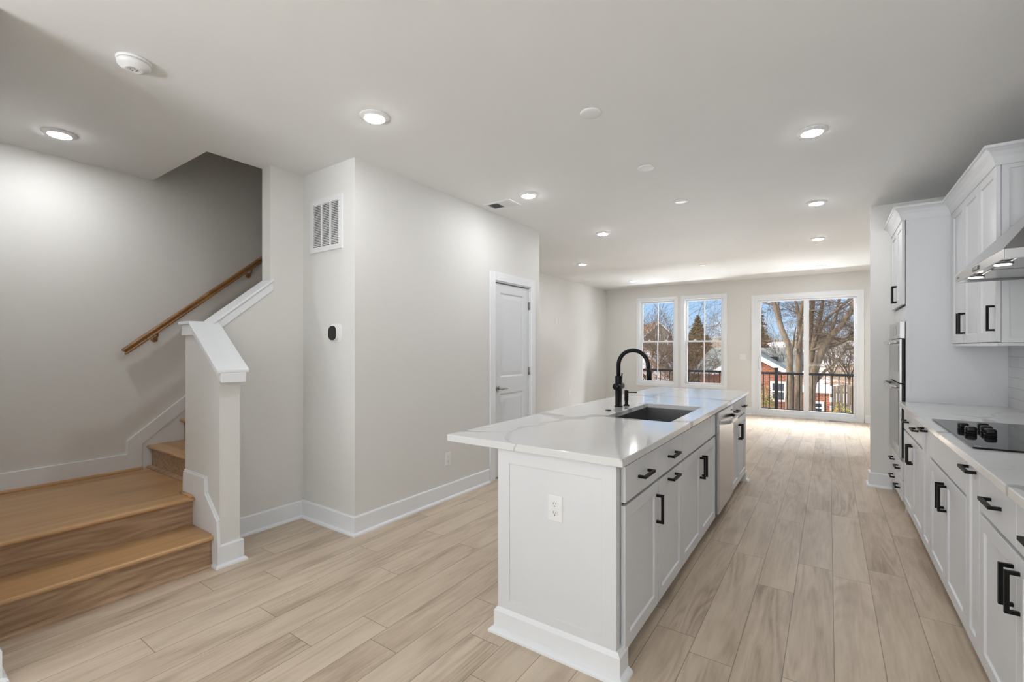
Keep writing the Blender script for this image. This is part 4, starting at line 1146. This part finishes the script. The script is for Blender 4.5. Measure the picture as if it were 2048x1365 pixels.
# brown thicket on the slope outside the left window: nobody could count its stems
rnd = random.Random(4); m = M()
for k in range(110):
    y = rnd.uniform(15.5, 31); x = y * rnd.uniform(-.36, -.245); z = ground_z(x, y) - .05
    for q in range(2):
        twigs(m, (x + rnd.gauss(0, .2), y + rnd.gauss(0, .2), z), (rnd.gauss(0, .3), rnd.gauss(0, .3), 1), rnd.uniform(.9, 1.9), .014, 1, rnd, .5, 3, .2)
o = m.build('thicket', 'brush_twig'); tag(o, 'brown leafless brush covering the slope beyond the left window', 'brush', kind='stuff')


def leaf_cloud(m, n, fn, size, rnd):
    for k in range(n):
        p, nrm, ks = fn(rnd); a = Vector((rnd.gauss(0, 1), rnd.gauss(0, 1), rnd.gauss(0, 1))).normalized()
        u = (nrm.cross(a)).normalized(); v = (nrm * .5 + Vector((0, 0, -.25)) + a * .5).normalized(); s_ = size * ks * rnd.uniform(.6, 1.4)
        m.add([p - u * s_ * .22, p + u * s_ * .22, p + u * s_ * .16 + v * s_, p - u * s_ * .16 + v * s_], [(0, 1, 2, 3)])


def conifer(label, x, y, top, r, seed, name='cedar_tree', mat='conifer_needle', n=5200, size=.34, power=.8, zb=None, cat='tree'):
    z0 = ground_z(x, y) - .1 if zb is None else zb; h = top - z0; rnd = random.Random(seed)
    root = thing(name, label, cat, (x, y, z0))
    m = M(); m.tube([(x, y, z0), (x, y, z0 + h * .55), (x, y, top - h * .02)], [.05 * h / 4 + .04, .04 * h / 4 + .02, .012], 7); m.build('trunk', 'bark', root)
    tiers = [(rnd.uniform(0, 6.28), rnd.uniform(.55, 1.25)) for _ in range(60)]
    def fn(rn):
        t = rn.random() ** .62; t = min(.995, t)      # 0 top .. 1 base
        i = int(t * 59); a = rn.uniform(0, 6.283)
        lob = .85 + .16 * math.sin(a * 5 + tiers[i][0]) + .30 * (tiers[i][1] - .9)
        rr = r * (t ** power) * lob * (rn.random() ** .4)
        p = Vector((x + rr * math.cos(a), y + rr * math.sin(a), top - t * h * .96))
        return p, Vector((math.cos(a), math.sin(a), .35)), .35 + .65 * min(1, t * 2.2)
    m = M(); leaf_cloud(m, n, fn, size, rnd); m.build('foliage', mat, root); return root


conifer('dark pointed cedar tree rising in the right far window', -7.35, 33, 3.55, 2.6, 3, power=1.0, n=11000, size=.24)
conifer('brownish cedar tree at the left edge of the sliding door', -4.15, 34, 4.9, 1.35, 9, power=.45, n=8000, size=.26)
conifer('green and gold arborvitae bush below the railing post', -1.45, 14.6, .30, .50, 12, 'arborvitae_bush', 'arborvitae_leaf', 4200, .13, .35, cat='bush')
conifer('golden arborvitae bush at the lower right of the sliding door', .28, 15.6, -.10, .62, 14, 'arborvitae_bush', 'arborvitae_leaf', 4200, .14, .35, cat='bush')


# ------------------------------------------------------------------ houses
def win_part(parent, xc, zc, y, w_, h_):
    m = M(); t = .09
    for p in ((xc - w_ / 2 - t, xc + w_ / 2 + t, zc + h_ / 2, zc + h_ / 2 + t), (xc - w_ / 2 - t, xc + w_ / 2 + t, zc - h_ / 2 - t, zc - h_ / 2), (xc - w_ / 2 - t, xc - w_ / 2, zc - h_ / 2, zc + h_ / 2), (xc + w_ / 2, xc + w_ / 2 + t, zc - h_ / 2, zc + h_ / 2), (xc - w_ / 2, xc + w_ / 2, zc - .03, zc + .03)):
        m.box(p[0], p[1], y - .06, y, p[2], p[3])
    f = m.build('window', 'white_exterior', parent)
    m = M(); m.box(xc - w_ / 2, xc + w_ / 2, y - .02, y - .005, zc - h_ / 2, zc + h_ / 2); m.build('pane', 'dark_pane', f)


hA = thing('brick_house', 'red brick house with grey shingle roof beyond the deck', 'house', (-3.4, 28, -3.5))
m = M(); pk, el, er = (-3.23, 1.10), (-4.75, .20), (-1.72, .20)
m.prism([(el[0], -3.7), (er[0], -3.7), er, pk, el], 'xz', 26, 30); m.build('gable_wall', 'red_brick', hA)
m = M(); m.box(-6.0, -1.5, 27.6, 32.5, -3.7, .12); m.build('wall', 'red_brick', hA)
m = M(); th = .10
for (a, b) in ((pk, (-4.98, .065)), (pk, (-1.50, .075))): m.prism([a, b, (b[0], b[1] + th), (a[0], a[1] + th)], 'xz', 25.7, 30.2)
m.build('gable_roof', 'grey_shingle', hA)
m = M()
for (a, b) in ((pk, (-4.98, .065)), (pk, (-1.50, .075))): m.prism([(a[0], a[1] + .10), (b[0], b[1] + .10), (b[0], b[1] - .12), (a[0], a[1] - .14)], 'xz', 25.62, 25.70)
m.build('rake_board', 'white_exterior', hA)
m = M()
vs = [(-6.35, 27.1, .02), (-1.2, 27.1, .02), (-1.2, 30.2, 1.345), (-5.95, 30.2, 1.345), (-6.35, 33.2, .02), (-1.2, 33.2, .02)]
m.add(vs, [(0, 1, 2, 3), (3, 2, 5, 4), (0, 3, 4), (1, 5, 2), (0, 4, 5, 1)]); m.build('main_roof', 'grey_shingle', hA)
m = M(); m.box(-6.37, -1.2, 27.02, 27.10, -.10, .03); m.build('fascia', 'white_exterior', hA)
m = M(); m.lathe([(.09, 0), (.09, .42), (.13, .42), (.13, .52), (.0001, .52)], (-3.98, 30, 1.18), 12); m.build('flue', 'white_exterior', hA)
m = M(); m.box(-2.65, -2.25, 28.3, 28.7, .62, .86); m.build('roof_vent', 'black_plastic', hA)
win_part(hA, -2.05, -.80, 26, .5, .8); win_part(hA, -4.2, -.9, 26, .5, .8)
m = M(); m.prism([(-4.0, -.28), (-2.75, -.55), (-2.75, -.45), (-4.0, -.18)], 'xz', 24.6, 26); m.build('porch_roof', 'grey_shingle', hA)
m = M(); m.prism([(-4.0, -.40), (-2.75, -.67), (-2.75, -.45), (-4.0, -.18)], 'xz', 24.54, 24.6); m.build('porch_fascia', 'white_exterior', hA)

hB = thing('gabled_house', 'tan sided house with brown roof beyond the left window', 'house', (-14.6, 47.5, 0))


def rot_build(m, name, mat, parent, ang, piv):
    c, s_ = math.cos(ang), math.sin(ang)
    m.v = [(piv[0] + (x * c - y * s_), piv[1] + (x * s_ + y * c), z) for x, y, z in m.v]; return m.build(name, mat, parent)


AB = R(28); PB = (-13.9, 46.2)
# local: gable wall faces -y, ridge runs along +y, brown plane falls to -x
m = M(); m.prism([(-1.5, -1.5), (1.3, -1.5), (1.3, 2.45), (-.1, 3.75), (-1.5, 2.45)], 'xz', 0, 7); rot_build(m, 'wall', 'siding', hB, AB, PB)
m = M(); m.box(-6.5, -1.4, 1.2, 6.5, -1.5, 2.4); rot_build(m, 'side_wing', 'siding', hB, AB, PB)
m = M()
for a, b in (((-.1, 3.80), (-1.75, 2.26)), ((-.1, 3.80), (1.55, 2.26))): m.prism([a, b, (b[0], b[1] + .12), (a[0], a[1] + .12)], 'xz', -.3, 7.2)
rot_build(m, 'gable_roof', 'brown_shingle', hB, AB, PB)
m = M(); m.add([(-6.8, .8, 2.3), (-1.0, .8, 2.3), (-.6, 3.6, 3.85), (-6.8, 3.6, 3.85), (-6.8, 6.8, 2.3), (-.6, 6.8, 2.3)], [(0, 1, 2, 3), (3, 2, 5, 4), (0, 3, 4), (1, 5, 2), (0, 4, 5, 1)]); rot_build(m, 'main_roof', 'brown_shingle', hB, AB, PB)
m = M()
for a, b in (((-.1, 3.92), (-1.78, 2.36)), ((-.1, 3.92), (1.58, 2.36))): m.prism([a, b, (b[0], b[1] - .2), (a[0], a[1] - .2)], 'xz', -.36, -.30)
m.box(-6.8, -1.5, .72, .80, 2.12, 2.32); rot_build(m, 'rake_board', 'white_exterior', hB, AB, PB)
for xc, zc, y in ((-.2, 2.15, 0), (1.0, 2.1, 0), (-3.0, 1.75, 1.2), (-4.4, 1.75, 1.2)):
    m = M(); m.box(xc - .28, xc + .28, y - .05, y, zc - .5, zc + .5); f = rot_build(m, 'window', 'white_exterior', hB, AB, PB)
    m = M(); m.box(xc - .17, xc + .17, y - .07, y - .05, zc - .40, zc + .40); rot_build(m, 'pane', 'dark_pane', f, AB, PB)

sh = thing('brick_shed', 'small red brick outbuilding below the right door pane', 'shed', (-.45, 25, -3.4))
m = M(); m.box(-1.1, .02, 24, 26, -3.6, -.60); m.build('wall', 'red_brick', sh)
m = M(); m.box(-1.2, .10, 23.85, 26.1, -.60, -.44); m.build('roof', 'white_exterior', sh)
win_part(sh, -.42, -1.25, 24, .3, .35)
for nm, lab, (x0, x1, y, zt, hh) in (('wooden_fence', 'weathered board fence on the snowy slope in the right door pane', (.05, 3.2, 46, .05, 1.3)), ('wooden_fence', 'weathered arched board fence behind the golden bush', (.18, 2.4, 30, -.72, 1.9))):
    f = thing(nm, lab, 'fence', ((x0 + x1) / 2, y, zt - hh)); m = M(); x = x0; k = 0
    while x < x1:
        top = zt + (.12 * math.sin(math.pi * ((x - x0) % 1.05) / 1.05) if y < 40 else 0); m.box(x, x + .135, y, y + .025, zt - hh, top); x += .15
    m.build('boards', 'old_wood', f)
    m = M(); m.box(x0, x1, y + .025, y + .075, zt - .35, zt - .25); m.box(x0, x1, y + .025, y + .075, zt - hh + .2, zt - hh + .3); m.build('rails', 'old_wood', f)
for x, y, w_, lab in ((-8.6, 92, 5.5, 'low white building on the horizon between cedar and twin-trunked tree'), (3.2, 88, 5.0, 'low white building on the horizon behind the many-limbed tree')):
    f = thing('white_building', lab, 'house', (x, y, .3)); m = M(); m.box(x - w_ / 2, x + w_ / 2, y, y + 5, .0, 1.5); m.build('wall', 'white_exterior', f)
    m = M(); m.prism([(x - w_ / 2 - .3, 1.5), (x + w_ / 2 + .3, 1.5), (x + w_ / 2 - .6, 2.3), (x - w_ / 2 + .6, 2.3)], 'xz', y - .3, y + 5.3); m.build('roof', 'white_exterior', f)
